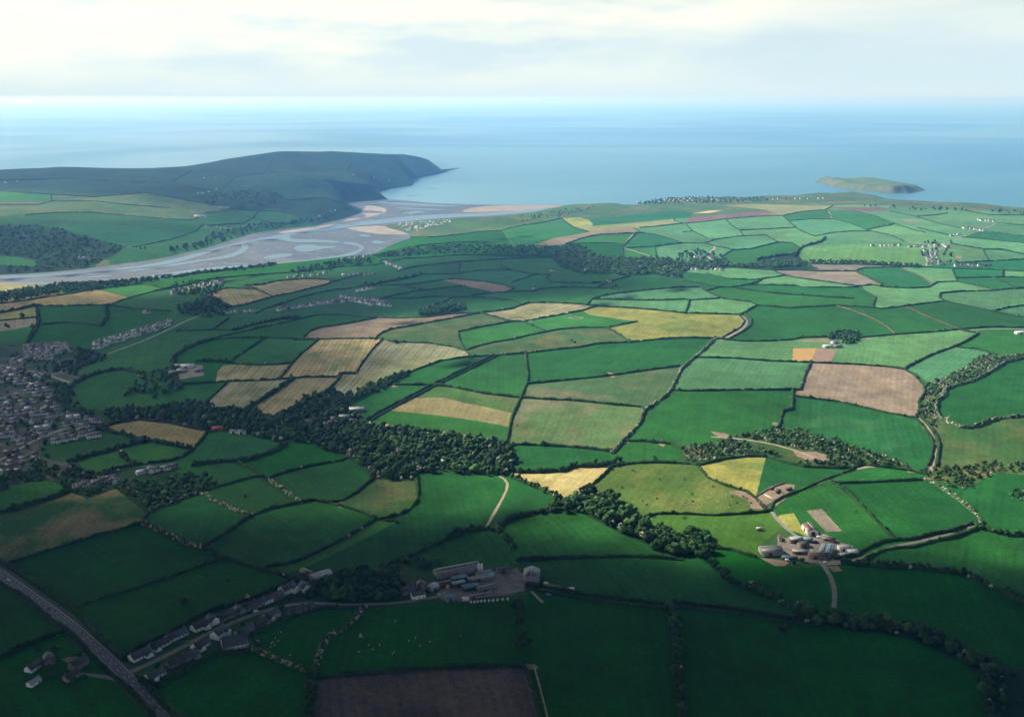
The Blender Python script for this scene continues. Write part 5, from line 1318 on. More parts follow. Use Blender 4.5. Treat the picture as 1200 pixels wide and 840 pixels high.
for q in FB: barn(*q[:9], "buildings of the sunlit farm")
for q in ((911, 577, 7, 6, 3, .5, 'stone', 'dark', "dark roofed square shed in the ruined yard"), (904, 573, 7, 4, 2.6, .6, 'stone', 'tile', "small brown shed in the ruined yard"), (924, 574, 9, 4, 2.4, .5, 'stone', 'dark', "low dark shed at the upper end of the ruined yard")): barn(*q, "sheds of the ruined yard")
# ---- valley wood and field farms
for q in ((418, 482, 22, 12, 5, .1, 'metal', 'white', "big barn with a pale blue white roof above the valley wood"), (404, 490, 16, 9, 4, 0, 'stone', 'pale', "pale roofed farm building left of the big white barn"), (413, 494, 12, 7, 3.5, 0, 'white', 'slate', "white walled shed beside the lane below the big white barn"),
          (255, 504, 17, 9, 4, .2, 'brick', 'red', "red roofed shed under the trees beside the tan field"), (275, 507, 13, 7, 4, .1, 'white', 'slate', "slate roofed cottage left of the white farmhouse in the valley"), (284, 508, 11, 7, 5, .1, 'white', 'slate', "bright white farmhouse in the valley below the wood"),
          (978, 402, 15, 8, 4, .7, 'white', 'blue', "blue roofed building at the white farm by the plots"), (970, 407, 17, 8, 4, .2, 'white', 'white', "long white building nearest the vegetable plots"), (982, 407, 14, 7, 4, .1, 'grey', 'grey', "grey roofed building at the right of the white farm"),
          (220, 431, 22, 12, 5, .1, 'white', 'white', "white industrial roof on the right of the edge of town works"), (213, 436, 16, 9, 4, .1, 'grey', 'pale', "pale works roof right of the town"), (233, 435, 16, 9, 4, .6, 'metal', 'blue', "blue grey works roof nearest the tan fields"), (204, 438, 16, 10, 4, .1, 'grey', 'grey', "grey works roof nearest the town"), (210, 430, 15, 8, 4, .1, 'grey', 'pale', "pale works roof behind the others"),
          (1196, 391, 22, 10, 4, .2, 'white', 'white', "long white building on the road at the right edge"), (232, 254, 30, 14, 5, .1, 'white', 'white', "bright white barn at the far hill farm across the estuary"), (238, 254, 28, 12, 5, .1, 'white', 'white', "second white barn at the far hill farm")): barn(*q, "scattered farm buildings")
for q in ((362, 497, 12, 8, 5, .5, 'white', 'slate', "white house at the end of a track inside the valley wood"), (392, 493, 10, 7, 4.5, 0, 'white', 'slate', "white house among trees on the right inside the valley wood"), (388, 497, 10, 7, 4, .5, 'stone', 'dark', "dark house beside the white one in the valley wood"),
          (626, 339, 12, 8, 5, 0, 'white', 'slate', "lone white house on the field lane left of the steep wood"), (648, 318, 16, 8, 4, 0, 'white', 'slate', "low white house at the left foot of the steep wood"), (687, 317, 11, 7, 4, 0, 'white', 'slate', "small white house under the steep wood"), (714, 331, 12, 7, 5, 0, 'white', 'slate', "white house beside two dark trees below the steep wood"),
          (172, 367, 16, 8, 4, 0, 'white', 'slate', "lone white house in a field above the terrace road village")): house(*q, "lone houses in the fields")
# ---- the long white terrace
for k, (x, y) in enumerate(((66, 519), (76, 517), (86, 515), (98, 511), (107, 509), (107, 513), (114, 512))):
    house(x, y, 12, 8, 5.2, .18 if k < 3 else .5, 'white', 'slate', "white terrace block, %s of seven from the left beside the town field" % (["leftmost"] + ORD[1:7])[k], "white terrace blocks beside the town field")
# ---- small houses of the towns and far villages
small = []
for L_, W_, H_, wl, rf_ in ((9, 6.5, 4.8, 'white', 'slate'), (8, 6, 5.0, 'white', 'dark'), (11, 6.5, 4.8, 'grey', 'slate'), (10, 7, 3.2, 'cream', 'slate'), (8, 6, 4.6, 'stone', 'dark'), (14, 6.5, 5.0, 'white', 'slate'), (9, 6.5, 4.4, 'white', 'slate'), (10, 7, 3.4, 'white', 'pale')):
    wv, wf, r_v, r_f = gable(L_, W_, H_, W_ * .36, .25, .3)
    cv, cf = boxa(L_ / 2 - 1.4, L_ / 2 - .5, -.4, .4, H_ + W_ * .36 - .5, H_ + W_ * .36 + 1.2)
    win = []
    for sg in (-1, 1):
        for s_ in range(2 if H_ > 4 else 1):
            for k in range(int(L_ / 3.4)):
                xx = -L_ / 2 + (k + .5) * L_ / int(L_ / 3.4); a_, b_ = sorted((sg * W_ / 2, sg * (W_ / 2 + .06))); win.append(boxa(xx - .5, xx + .5, a_, b_, .9 + s_ * 2.4, 2.0 + s_ * 2.4))
    wnv, wnf = joinp(win)
    V_, F_ = joinp([(wv, wf), (r_v, r_f), (cv, cf), (wnv, wnf)])
    mi = [0] * len(wf) + [1] * len(r_f) + [2] * len(cf) + [3] * len(wnf)
    small.append((np.array(V_, float), np.array(F_), mi, mesh_from("house", V_, F_, (WALLS[wl], ROOFS[rf_], M_POT, M_GLASS), mi=mi), wl, rf_))
spots = []
def row(x1, y1, x2, y2, n, jit, who, lines_=1, dy=3.0, weights=(6, 4, 1, 2, 1, 3, 1, 2)):
    r = random.Random(int(x1 * 3 + y1 * 7 + n)); yw = yaw_px(x1, y1, x2, y2) if (x1, y1) != (x2, y2) else 0
    for l in range(lines_):
        for k in range(n):
            t = (k + r.uniform(.2, .8)) / n
            spots.append((x1 + (x2 - x1) * t + r.uniform(-jit, jit), y1 + (y2 - y1) * t + l * dy + r.uniform(-jit, jit) * .4, yw + r.choice((0, 0, 1.57)) + r.uniform(-.12, .12), r.choices(range(8), weights)[0], who))
row(262, 368, 298, 364, 6, 2, "hamlet"); row(324, 364, 400, 353, 22, 2, "straggling village", 1); row(335, 326, 385, 321, 8, 1.5, "riverside houses"); row(201, 343, 262, 330, 14, 2, "shore village", 2, 3)
row(112, 404, 200, 377, 20, 2.5, "terrace road village", 2, 5); row(30, 408, 82, 404, 14, 2, "old town", 3, 4.2); row(14, 423, 60, 417, 10, 2.5, "old town", 2, 3)
row(400, 349, 457, 355, 16, 3, "straggling village", 2, 4); row(417, 342, 440, 338, 4, 1, "straggling village"); row(400, 323, 440, 322, 7, 1, "riverside houses"); row(450, 308, 473, 316, 7, 2, "riverside houses"); row(400, 304, 433, 301, 9, 1.5, "riverside houses")
row(1082, 290, 1088, 311, 9, 1, "hilltop village", 1); row(1090, 288, 1093, 311, 10, 1, "hilltop village"); row(1096, 287, 1100, 311, 10, 1, "hilltop village"); row(1103, 287, 1112, 291, 5, 1, "hilltop village"); row(1118, 312, 1160, 312, 11, .5, "hilltop village"); row(1065, 290, 1080, 289, 5, 1, "hilltop village"); row(1018, 289, 1056, 288, 7, 1, "hilltop village")
row(1146, 258, 1166, 260, 7, 1.2, "far right farm"); row(1128, 267, 1156, 271, 10, 1.5, "far right farm"); row(1113, 277, 1127, 275, 4, .6, "far right farm")
row(745, 237, 850, 235, 26, 2, "coast village", 1); row(765, 234, 810, 233, 14, 1, "coast village"); row(900, 234, 972, 233, 8, .5, "coast village")
row(815, 301, 840, 304, 7, 2, "field corner farm"); row(800, 316, 850, 317, 7, 1.2, "field corner farm")
row(141, 561, 85, 571, 7, 3, "cottages below the town", 2, 3); row(160, 556, 206, 548, 8, 2, "cottages below the town", 1); row(5, 215, 22, 213, 3, 1, "far hill houses"); row(236, 210, 258, 208, 2, 1, "far hill houses"); row(228, 229, 258, 222, 4, 1, "far hill houses"); row(252, 243, 270, 244, 6, .4, "far hill houses"); row(365, 257, 395, 245, 5, 2, "far hill houses"); row(240, 266, 290, 268, 9, 2, "far hill houses"); row(90, 303, 112, 304, 4, .6, "far hill houses"); row(160, 291, 172, 290, 2, .5, "far hill houses"); row(410, 205, 460, 212, 4, 3, "far hill houses")
# the town: streets
tp = P("-30,432 0,428 35,436 58,440 63,470 85,488 118,494 128,500 100,506 60,514 46,524 48,545 30,556 0,566 -30,570")
TW = ground(np.array([q[0] for q in tp]), np.array([q[1] for q in tp])); TWp = [tuple(q) for q in TW.tolist()]
rt = np.random.default_rng(5); ca, sa = math.cos(.32), math.sin(.32)
ctr = TW.mean(0)
for row_ in np.arange(-600, 600, 21.0):
    for xx in np.arange(-700, 700, 13.0):
        u = xx + rt.uniform(-2.5, 2.5); vv_ = row_ + rt.uniform(-2, 2) + 7 * math.sin(xx / 120)
        x = ctr[0] + u * ca - vv_ * sa; y = ctr[1] + u * sa + vv_ * ca
        if rt.random() < .36 or vnoise(x, y, 90, 8) > .74: continue
        if in_poly(np.array([x]), np.array([y]), TWp)[0]:
            spots.append((None, (x, y), .32 + (1.57 if rt.random() < .12 else 0) + rt.uniform(-.06, .06), int(rt.choice(8, p=np.array([4, 5, 2, 1, 2, 3, 1, 2]) / 20)), "town"))
ok_s = [s for s in spots if s[0] is not None]; gw = ground(np.array([s[0] for s in ok_s]), np.array([s[1] for s in ok_s]))
HS = []
for s, g_ in zip(ok_s, gw.tolist()): HS.append([g_[0], g_[1], s[2], s[3], s[4], s[0], s[1]])
for s in spots:
    if s[0] is None:
        x, y = s[1]; a, b2, _ = to_px(x, y, land_z(x, y)); HS.append([x, y, s[2], s[3], s[4], float(a), float(b2)])
for h in HS: h.append(math.hypot(h[0], h[1])); BLD.append((h[0], h[1], 6.5))
vis = [h for h in HS if -5 < h[5] < 1205]; vis.sort(key=lambda h: h[7]); NH = 245
solo = near_first(vis[:NH], lambda h: (h[5], h[6])); rest = vis[NH:] + [h for h in HS if not -5 < h[5] < 1205]
WORD = {'white': 'white', 'grey': 'grey', 'cream': 'cream', 'stone': 'dark stone', 'brick': 'red brick'}
for h in solo:
    V_, F_, mi, me, wl, rf_ = small[h[3]]
    o = obj("house", me, label=unique(WORD[wl] + (" slate roofed" if rf_ in ('slate', 'dark') else " tiled" if rf_ == 'tile' else " pale roofed"), "house" if h[4] not in ("town",) else "town house", h[5], h[6]), category="house", group="houses of the " + h[4])
    o.location = (h[0], h[1], land_z(h[0], h[1])); o.rotation_euler = (0, 0, h[2])
vs, fs, ms = [], [], []; n0 = 0
for h in rest:
    V_, F_, mi, me, wl, rf_ = small[h[3]]; c_, s_ = math.cos(h[2]), math.sin(h[2])
    q = V_ * 1.0; q = np.column_stack([q[:, 0] * c_ - q[:, 1] * s_ + h[0], q[:, 0] * s_ + q[:, 1] * c_ + h[1], q[:, 2] + land_z(h[0], h[1])])
    vs.append(q); fs.append(F_ + n0); n0 += len(q); ms += [{'white': 0, 'grey': 1, 'cream': 2, 'stone': 3, 'brick': 4}[wl] if m_ == 0 else {'slate': 5, 'dark': 6, 'tile': 7, 'pale': 8}[rf_] if m_ == 1 else 9 if m_ == 2 else 10 for m_ in mi]
if vs:
    obj("distant_houses", mesh_from("distant_houses", np.vstack(vs), np.vstack(fs), [WALLS[k] for k in ('white', 'grey', 'cream', 'stone', 'brick')] + [ROOFS[k] for k in ('slate', 'dark', 'tile', 'pale')] + [M_POT, M_GLASS], mi=ms), kind='stuff', label="smallest far off houses of the coast and hill villages", category="houses")
print("HOUSES", len(solo), len(rest))
# ================================================================== planting
BA = np.array([(b_[0], b_[1], b_[2]) for b_ in BLD])
ROADS_PX = []
def road_px(s, w, mat, name, lab=None): ROADS_PX.append((P(s), w, mat, name))
M_ASPH = plain("asphalt", (.13, .14, .155), (.10, .105, .115), .08, .85, .2); M_LANE = plain("lane_surface", (.24, .225, .20), (.17, .16, .145), .12); M_DIRT = plain("dirt_track", (.34, .29, .22), (.22, .185, .14), .15); M_PAINT = plain("road_paint", (.62, .62, .58), (.45, .45, .42), .5); M_VERGE = plain("grass_verge", (.030, .07, .022), (.06, .08, .035), .15)
M_CONC = plain("yard_concrete", (.22, .20, .175), (.13, .115, .095), .12); M_EARTH = plain("bare_earth", (.25, .19, .14), (.15, .12, .085), .12)
MAIN = "-60,632 -40,644 -15,662 0,671 12,680 25,689 38,700 55,710 72,723 93,740 113,759 133,778 155,800 177,822 195,839 215,860 240,887 290,940"
ROADS = [(MAIN, 19, M_VERGE, "road_verge", .18), (MAIN, 11.5, M_ASPH, "main_road", .30),
 ("146,790 158,785 168,781 180,775 200,766 222,754 243,742 267,731 293,721 320,712 345,706 375,706 400,708", 5.5, M_LANE, "village_lane", .25),
 ("144,798 125,792 107,789 95,792 85,788", 4.5, M_LANE, "farm_drive", .25), ("400,708 440,708 470,706 500,702 520,697 540,694 600,694 622,690", 4.5, M_LANE, "farm_lane", .25),
 ("585,558 592,561 599,565 595,573 589,584 583,595 577,605 572,613 570,618", 3.4, M_DIRT, "pale_track", .25), ("1030,546 1008,546 1000,550 985,555 967,562 955,568 942,573 930,577 917,583 909,589 903,595", 5.5, M_DIRT, "farm_track", .25),
 ("903,594 902,599 909,608 919,618 931,627 941,633 950,641 952,650 957,657 968,661 974,675 979,688 980,700 977,712", 4.6, M_LANE, "farm_lane", .25), ("968,661 980,661 1000,659 1010,655 1022,648 1035,642 1052,639 1072,637 1095,630 1117,625 1142,615", 4.4, M_LANE, "hedged_lane", .25),
 ("1075,488 1082,495 1089,503 1095,512 1098,521 1096,533 1094,545 1090,553", 4.2, M_DIRT, "dirt_lane", .25), ("593,520 597,503 600,489", 3.6, M_DIRT, "farm_track", .3), ("833,512 845,512 873,515 893,517 913,522 930,527 942,531 955,537", 5.0, M_DIRT, "quarry_track", .3),
 ("844,399 858,393 870,387 876,381 877,376 872,371 866,369", 7, M_LANE, "field_road", .3), ("1125,388 1150,385 1175,385 1200,386 1244,388", 5.5, M_LANE, "ridge_road", .3), ("1168,262 1145,270 1127,279 1110,285 1098,291 1091,303 1085,312", 6, M_LANE, "village_road", .3),
 ("729,290 745,294 760,300 775,304", 6, M_DIRT, "farm_track", .3), ("742,275 735,283 729,290", 5, M_DIRT, "farm_track", .3), ("970,248 973,252 976,257", 8, M_DIRT, "farm_track", .3), ("838,287 842,291 832,297", 7, M_DIRT, "farm_track", .3),
 ("626,781 632,800 638,825 644,850 652,884", 1.6, M_DIRT, "field_path", .25), ("622,692 628,698 636,706", 3.0, M_DIRT, "farm_track", .25), ("337,502 345,496 355,492 362,492", 4, M_LANE, "wood_track", .3), ("415,498 435,490 455,480 475,470", 3.2, M_LANE, "sunken_lane", .2),
 ("0,428 25,432 60,440 85,450", 6, M_LANE, "town_road", .3), ("60,440 100,425 125,415 165,401 200,386 232,368 262,366 330,362 400,355", 5, M_LANE, "town_road", .3), ("118,494 80,500 40,515 0,540 -40,560", 6, M_LANE, "town_road", .3), ("62,470 30,490 0,500 -40,510", 6, M_LANE, "town_road", .3)]
def ribbon(pts, w, lift, r=None, taper=False):
    d0 = np.mean([p[1] for p in pts]); s = resample(pts, max(2.5, d0 * .004)); S = np.array(s)
    T = np.gradient(S, axis=0); T /= np.linalg.norm(T, axis=1, keepdims=True) + 1e-9; N = np.column_stack([-T[:, 1], T[:, 0]])
    n = len(s); cols = 3 if w > 3 else 2; al = np.arange(n) * 3.0
    wig = 1 + (vnoise(al, al * 0, 12, 3) - .5) * (.35 if r else 0)
    V_ = []
    for u in np.linspace(-.5, .5, cols):
        q = S + N * (w * u * wig)[:, None]; V_.append(np.column_stack([q, [land_z(a, b_) + lift for a, b_ in q]]))
    V_ = np.stack(V_, 1); idx = np.arange(n * cols).reshape(n, cols)
    f = np.stack([idx[:-1, :-1], idx[:-1, 1:], idx[1:, 1:], idx[1:, :-1]], -1).reshape(-1, 4)
    return V_.reshape(-1, 3), f[:, ::-1]
ROAD_PTS = []
for s, w, mat, name, lift in ROADS:
    p = densify(P(s), 14); g_ = ground(np.array([q[0] for q in p]), np.array([q[1] for q in p]))
    # smooth the centre line
    g2 = g_.copy(); 
    for _ in range(2): g2[1:-1] = (g2[:-2] + 2 * g2[1:-1] + g2[2:]) / 4
    pts = [tuple(q) for q in g2.tolist()]; v, f = ribbon(pts, w, lift, mat is M_DIRT)
    obj(name, mesh_from(name, v, f, (mat,), True), kind='structure')
    if name in ("main_road",): main_pts = pts
    for q in resample(pts, 4): ROAD_PTS.append((q[0], q[1], w / 2 + 1.5))
# painted markings of the main road
vs, fs, n0 = [], [], 0
for off, wd, dash in ((-4.6, .16, 0), (4.6, .16, 0), (-1.3, .15, 1), (1.6, .2, 2)):
    ln = offset_line(main_pts, off); rs = resample(ln, 3.0); 
    if dash == 0: segs = [rs]
    else: segs = [rs[k:k + (3 if dash == 1 else 2)] for k in range(0, len(rs) - 3, 5 if dash == 1 else 3)]
    for sg in segs:
        if len(sg) < 2: continue
        v, f = ribbon(sg, wd * 2.0, .36); vs.append(v); fs.append(f + n0); n0 += len(v)
obj("road_markings", mesh_from("road_markings", np.vstack(vs), np.vstack(fs), (M_PAINT,)), kind='structure')
# yards: sheets of concrete and bare earth
def sheet(s, mat, name, lift, wob=1.5, step=7):
    p = P(s); g_ = ground(np.array([q[0] for q in p]), np.array([q[1] for q in p])); poly = [tuple(q) for q in g_.tolist()]
    pl = []
    for a, b_ in zip(poly, poly[1:] + poly[:1]):
        n = max(1, int(math.hypot(b_[0] - a[0], b_[1] - a[1]) / step))
        for k in range(n): pl.append((a[0] + (b_[0] - a[0]) * k / n + random.uniform(-wob, wob), a[1] + (b_[1] - a[1]) * k / n + random.uniform(-wob, wob)))
    vv = [Vector(q) for q in pl]; nb = len(vv); x0, y0 = g_.min(0); x1, y1 = g_.max(0)
    for x in np.arange(x0, x1, 9):
        for y in np.arange(y0, y1, 9):
            if in_poly(np.array([x]), np.array([y]), pl)[0]: vv.append(Vector((x, y)))
    V_, _, F_, _, _, _ = geometry.delaunay_2d_cdt(vv, [(k, (k + 1) % nb) for k in range(nb)], [list(range(nb))], 1, .01)
    F_ = [f for f in F_ if len(f) == 3]
    vz = [(v.x, v.y, land_z(v.x, v.y) + lift) for v in V_]
    ok = [f for f in F_ if in_poly(np.array([sum(V_[i].x for i in f) / 3]), np.array([sum(V_[i].y for i in f) / 3]), pl)[0]]
    if ok: obj(name, mesh_from(name, vz, ok, (mat,)), kind='structure')
for q in (("512,698 515,684 530,675 560,671 605,667 615,674 622,690 600,695 560,702 525,706", M_CONC, "farm_yard"), ("582,673 605,665 612,672 608,682 592,680", M_LANE, "concrete_pad"), ("924,656 950,659 968,662 985,658 1000,654 1000,640 985,635 970,628 955,622 948,630 938,634 912,628 909,640 915,652", M_CONC, "farm_yard"),
          ("884,583 898,592 905,588 930,574 932,568 920,567 900,572", M_EARTH, "earth_yard"), ("853,577 872,573 884,580 898,594 896,597 880,596 876,586 862,580", M_EARTH, "trampled_ground"), ("930,529 955,529 968,533 970,541 945,539 935,535", M_EARTH, "quarry_floor"), ("840,508 848,507 856,511 850,514 842,513", M_EARTH, "trampled_ground"),
          ("905,495 911,495 912,499 905,498", M_EARTH, "trampled_ground"), ("712,436 719,437 721,442 716,443 714,440", M_EARTH, "gateway_mud"), ("774,515 780,518 778,524 773,521", M_EARTH, "gateway_mud"), ("1062,549 1070,549 1071,554 1063,553", M_EARTH, "gateway_mud"), ("612,463 622,464 621,467 612,467", M_EARTH, "gateway_mud"),
          ("616,777 628,778 630,783 620,784 612,782", M_EARTH, "gateway_mud"), ("637,683 650,684 662,690 668,692 650,693 634,690", M_EARTH, "earth_yard"), ("908,663 920,664 924,658 905,655 890,653", M_EARTH, "trampled_ground"), ("970,663 980,663 988,668 978,669", M_EARTH, "trampled_ground"), ("71,772 80,769 92,770 90,774 78,777", M_CONC, "farm_yard"),
          ("200,428 238,428 238,440 205,446", M_CONC, "works_yard"), ("930,408 957,408 951,423 928,423", plain("marigold_plot", (.42, .24, .08), (.30, .22, .08), .12), "vegetable_plot"), ("957,408 980,410 974,424 952,423", plain("turned_plot", (.25, .17, .13), (.2, .14, .11), .12), "vegetable_plot"), ("933,399 970,397 972,401 945,401", M_EARTH, "turned_soil"), ("838,510 833,505 850,509", M_EARTH, "trampled_ground"),
          ("1098,491 1110,488 1115,486 1108,493", M_EARTH, "trampled_ground"), ("1057,258 1075,257 1078,260 1060,260", M_EARTH, "trampled_ground"), ("1120,300 1128,300 1127,303 1119,303", M_EARTH, "turned_soil")):
    sheet(q[0], q[1], q[2], .14)
gm = random.Random(12); done_g = 0
for k_, w_, p_ in world_lines:
    if k_ == 'h' and 375 < p_[0][1] < 800 and 20 < p_[0][0] < 1180 and gm.random() < .5 and done_g < 34:
        cx_, cy_ = p_[min(len(p_) - 1, 1)]; rx = gm.uniform(2.5, 5); ry = rx * .32
        sheet(" ".join("%.2f,%.2f" % (cx_ + math.cos(a) * rx * gm.uniform(.6, 1.1), cy_ + ry + math.sin(a) * ry * gm.uniform(.6, 1.1)) for a in [q * .785 for q in range(8)]), M_EARTH, "gateway_mud", .13, .6, 4); done_g += 1
# pale ring in the green field
rv, rf = [], []; cxp, cyp = ground1(675, 372.5)
ring_r = [(11, 17)]
for k in range(48):
    a = k / 48 * 6.2832
    for rr in (9 + 1.5 * math.sin(3 * a), 16 + 1.5 * math.sin(2 * a + 1)): x = cxp + math.cos(a) * rr; y = cyp + math.sin(a) * rr; rv.append((x, y, land_z(x, y) + .3))
for k in range(48): a = 2 * k; b_ = 2 * ((k + 1) % 48); rf.append((a, a + 1, b_ + 1, b_))
obj("ring_path", mesh_from("ring_path", rv, rf, (M_CONC,)), kind='structure')

# ---- trees: the largest as things, the rest as woods
RP = np.array(ROAD_PTS); keep = []
for t in trees:
    x, y, rad = t[0], t[1], t[2]
    if (np.hypot(BA[:, 0] - x, BA[:, 1] - y) < BA[:, 2] + rad * .55).any(): continue
    m = np.abs(RP[:, 1] - y) < 20
    if m.any() and (np.hypot(RP[m, 0] - x, RP[m, 1] - y) < RP[m, 2] + rad * .3).any(): continue
    z = land_z(x, y)
    if z < .7: continue
    a, b_, dep = to_px(x, y, z + t[3] * .5); keep.append(t + [z, float(a), float(b_), rad / math.hypot(x, y)])
vis_ = [t for t in keep if -4 < t[7] < 1204 and 100 < t[8] < 846]
big_t = sorted([t for t in vis_ if t[4] != 'thorn'], key=lambda t: -t[9])[:275]; big_b = sorted([t for t in vis_ if t[4] == 'thorn'], key=lambda t: -t[9])[:150]
ids = set(map(id, big_t)) | set(map(id, big_b))
TW_ = {'oak': ("dark green rounded", "tree"), 'ash': ("pale green spreading", "tree"), 'thorn': ("white blossoming", "hawthorn")}
rr = random.Random(4)
for t in near_first(big_t + big_b, lambda t: (t[7], t[8])):
    x, y, rad, hgt, kind, wd, z, px, py, _ = t
    adj, noun = TW_[kind]
    if kind != 'thorn': adj = ("small " if rad < 3.4 else "large " if rad > 5.6 else "") + adj
    o = bpy.data.objects.new("hawthorn_tree" if kind == 'thorn' else "broadleaf_tree", None); COL.objects.link(o)
    o.location = (x, y, z); o.rotation_euler = (0, 0, rr.uniform(0, 6.28)); o.scale = (rad, rad, hgt / 1.75)
    o['label'] = unique(adj, noun, px, py); o['category'] = "hawthorn" if kind == 'thorn' else "tree"; o['group'] = "flowering hawthorns" if kind == 'thorn' else wd
    c = obj("crown", rr.choice(CROWNS[kind]), o); obj("trunk", TRUNK, o)
lod = {k: [crown_arrays(s, 5, 70, leaf=.15) for s in ss] for k, ss in (('oak', (31, 32, 33)), ('ash', (34, 35)), ('thorn', (36, 37)))}
lof = {k: [crown_arrays(s, 4, 16, True, leaf=.25) for s in ss] for k, ss in (('oak', (41, 42, 43)), ('ash', (44, 45)), ('thorn', (46, 47)))}
groups = {}
for t in keep:
    if id(t) in ids: continue
    groups.setdefault(t[5], []).append(t)
tot = 0
for wd, ts in groups.items():
    vs, fs, ms, n0 = [], [], [], 0
    for t in ts:
        x, y, rad, hgt, kind, _, z = t[:7]; far = math.hypot(x, y) > 2300
        v, f = rr.choice((lof if far else lod)[kind]); a = rr.uniform(0, 6.28); c_, s_ = math.cos(a) * rad, math.sin(a) * rad
        vs.append(np.column_stack([v[:, 0] * c_ - v[:, 1] * s_ + x, v[:, 0] * s_ + v[:, 1] * c_ + y, (v[:, 2] - .12) * hgt / 1.75 + z])); fs.append(f + n0); n0 += len(v); ms += [{'oak': 0, 'ash': 1, 'thorn': 2}[kind]] * len(f)
    tot += len(ts)
    nm = "hedgerow_trees" if "hedge" in wd else "scrub_bushes" if ("bush" in wd or "scrub" in wd or "gorse" in wd) else "woodland_trees"
    obj(nm, mesh_from(nm, np.vstack(vs), np.vstack(fs), (M_OAK, M_ASH, M_THORN), mi=ms), kind='stuff', label=("smaller " + wd)[:90], category="trees")
print("TREES", len(big_t), len(big_b), tot)

# ================================================================== channels and pale sand on the flats
M_WATER, nt, b = new_mat("river_water"); b.inputs['Base Color'].default_value = (.07, .16, .23, 1); b.inputs['Roughness'].default_value = .34; b.inputs['Specular IOR Level'].default_value = .5
M_SAND = plain("pale_sand", (.30, .275, .23), (.20, .19, .175), .01, .9); M_SAND2 = plain("pink_sand", (.28, .24, .20), (.2, .18, .165), .01, .9)
def flat_sheet(s, z, mat, name):
    p = [at_z(x, y, z) for x, y in P(s)]; pts = [(float(a), float(b_)) for a, b_ in p]
    # soften the corners
    for _ in range(2):
        q = []
        for a, b_ in zip(pts, pts[1:] + pts[:1]): q += [(a[0] * .75 + b_[0] * .25, a[1] * .75 + b_[1] * .25), (a[0] * .25 + b_[0] * .75, a[1] * .25 + b_[1] * .75)]
        pts = q
    n = len(pts); V_, _, F_, _, _, _ = geometry.delaunay_2d_cdt([Vector(q) for q in pts], [(k, (k + 1) % n) for k in range(n)], [list(range(n))], 1, .01)
    ok = [f for f in F_ if in_poly(np.array([sum(V_[i].x for i in f) / len(f)]), np.array([sum(V_[i].y for i in f) / len(f)]), pts)[0]]
    obj(name, mesh_from(name, [(v.x, v.y, z) for v in V_], [f[:3] for f in ok if len(f) == 3], (mat,)), kind='structure')
for s in ("398,259 412,256 428,250 422,243 432,240.5 448,243 455,247 445,252 425,256 405,260", "403,267 430,265 450,264.8 470,270 482,275 462,275 440,274 415,270"): flat_sheet(s, .9, M_SAND, "pale_sand_bar")
flat_sheet("540,247 560,242 600,240.8 650,240.8 690,240 715,239.5 680,242 650,243.7 610,246.5 575,248.7 545,249", .9, M_SAND2, "beach")
flat_sheet("330,274 360,269.5 385,266 402,258 392,260 370,266 345,269 325,272", .9, M_SAND, "beach")
CH = ["0,323.8 60,321 110,317.8 160,312 195,306 225,298 250,292 272,286 290,282 318,277 345,271.5 372,268 395,263 420,260 450,257 475,254 505,251.5 540,250.7 575,249.3 610,246.3 650,243.5 652,245 612,250 575,253 537,254.6 505,256.6 475,259.5 445,262.5 415,265 395,268.5 372,270.5 352,273 341,276 339,279 350,280.7 372,280.5 398,283 400,285 370,284 345,284.3 330,281.7 318,280 305,281.5 289,284.5 285,286 272,288 258,291 243,297 225,303 212,306.5 190,311 150,315.5 100,320 50,324.5 0,327.5",
      "283,285.5 291,286.5 292,290 288,295 278,300 262,303.5 235,306.5 215,310 190,314 150,318.8 150,316.8 190,311.8 213,307.2 233,304.5 258,301 272,297 281,293 283,289",
      "0,331 45,331.5 83,331.6 110,331 145,328 190,321 225,315.5 262,312 300,310 340,307 375,303 402,298.5 416,294.5 423,290.5 416,287.5 402,285.5 403,283 420,285.2 428,290 423,296 406,301.5 378,306 345,309 310,312.5 265,315 225,320 195,324 150,330 110,332.5 45,332.6 0,332",
      "306,302.5 320,297.7 340,296.7 345,299 335,301.3 318,303.8", "345,288 365,286 375,289 392,288 396,290 372,292.5 360,296 345,294", "418,276 428,274.3 436,277 430,278.2", "434,283 444,281.5 452,284.5 440,286.5", "441,236.5 480,238 520,240.8 543,241.4 520,242.6 480,240.5 445,238.4",
      "465,251 485,247.3 500,247.7 492,250", "262,309 290,308.3 300,308.6 280,309.8", "180,323 200,320.5 205,321 190,323.6", "460,243 500,244.5 530,246 505,246.2 470,245", "95,325 130,322.5 135,323 110,326"]
for s in CH: flat_sheet(s, 1.15, M_WATER, "river_water")

# ================================================================== island
isl = [tuple(map(float, at_z(x, y, 1.0))) for x, y in P("955,213.3 965,216 975,219 988,221.5 1000,223 1020,225 1045,227.2 1065,226.8 1078,225 1086,222.5")]
isl += [(isl[-1][0] - 60, isl[-1][1] + 330), (isl[5][0] + 60, isl[5][1] + 640), (isl[3][0] + 20, isl[3][1] + 620), (isl[0][0] + 40, isl[0][1] + 120)]
xs = [p[0] for p in isl]; ys = [p[1] for p in isl]
gx_ = np.arange(min(xs) - 20, max(xs) + 20, 12.0); gy_ = np.arange(min(ys) - 20, max(ys) + 20, 12.0); X, Y = np.meshgrid(gx_, gy_)
ins = in_poly(X, Y, isl); sdi = seg_dist(X, Y, isl); prof = 18 + 26 * np.exp(-((X - (xs[5] - 170)) / 190) ** 2) + 22 * np.exp(-((X - (xs[7] - 10)) / 120) ** 2) + (fbm(X, Y, 90, 61) - .5) * 16
zz = np.where(ins, smooth(sdi + (fbm(X, Y, 40, 71) - .5) * 26, -4, 62) * prof, -3)
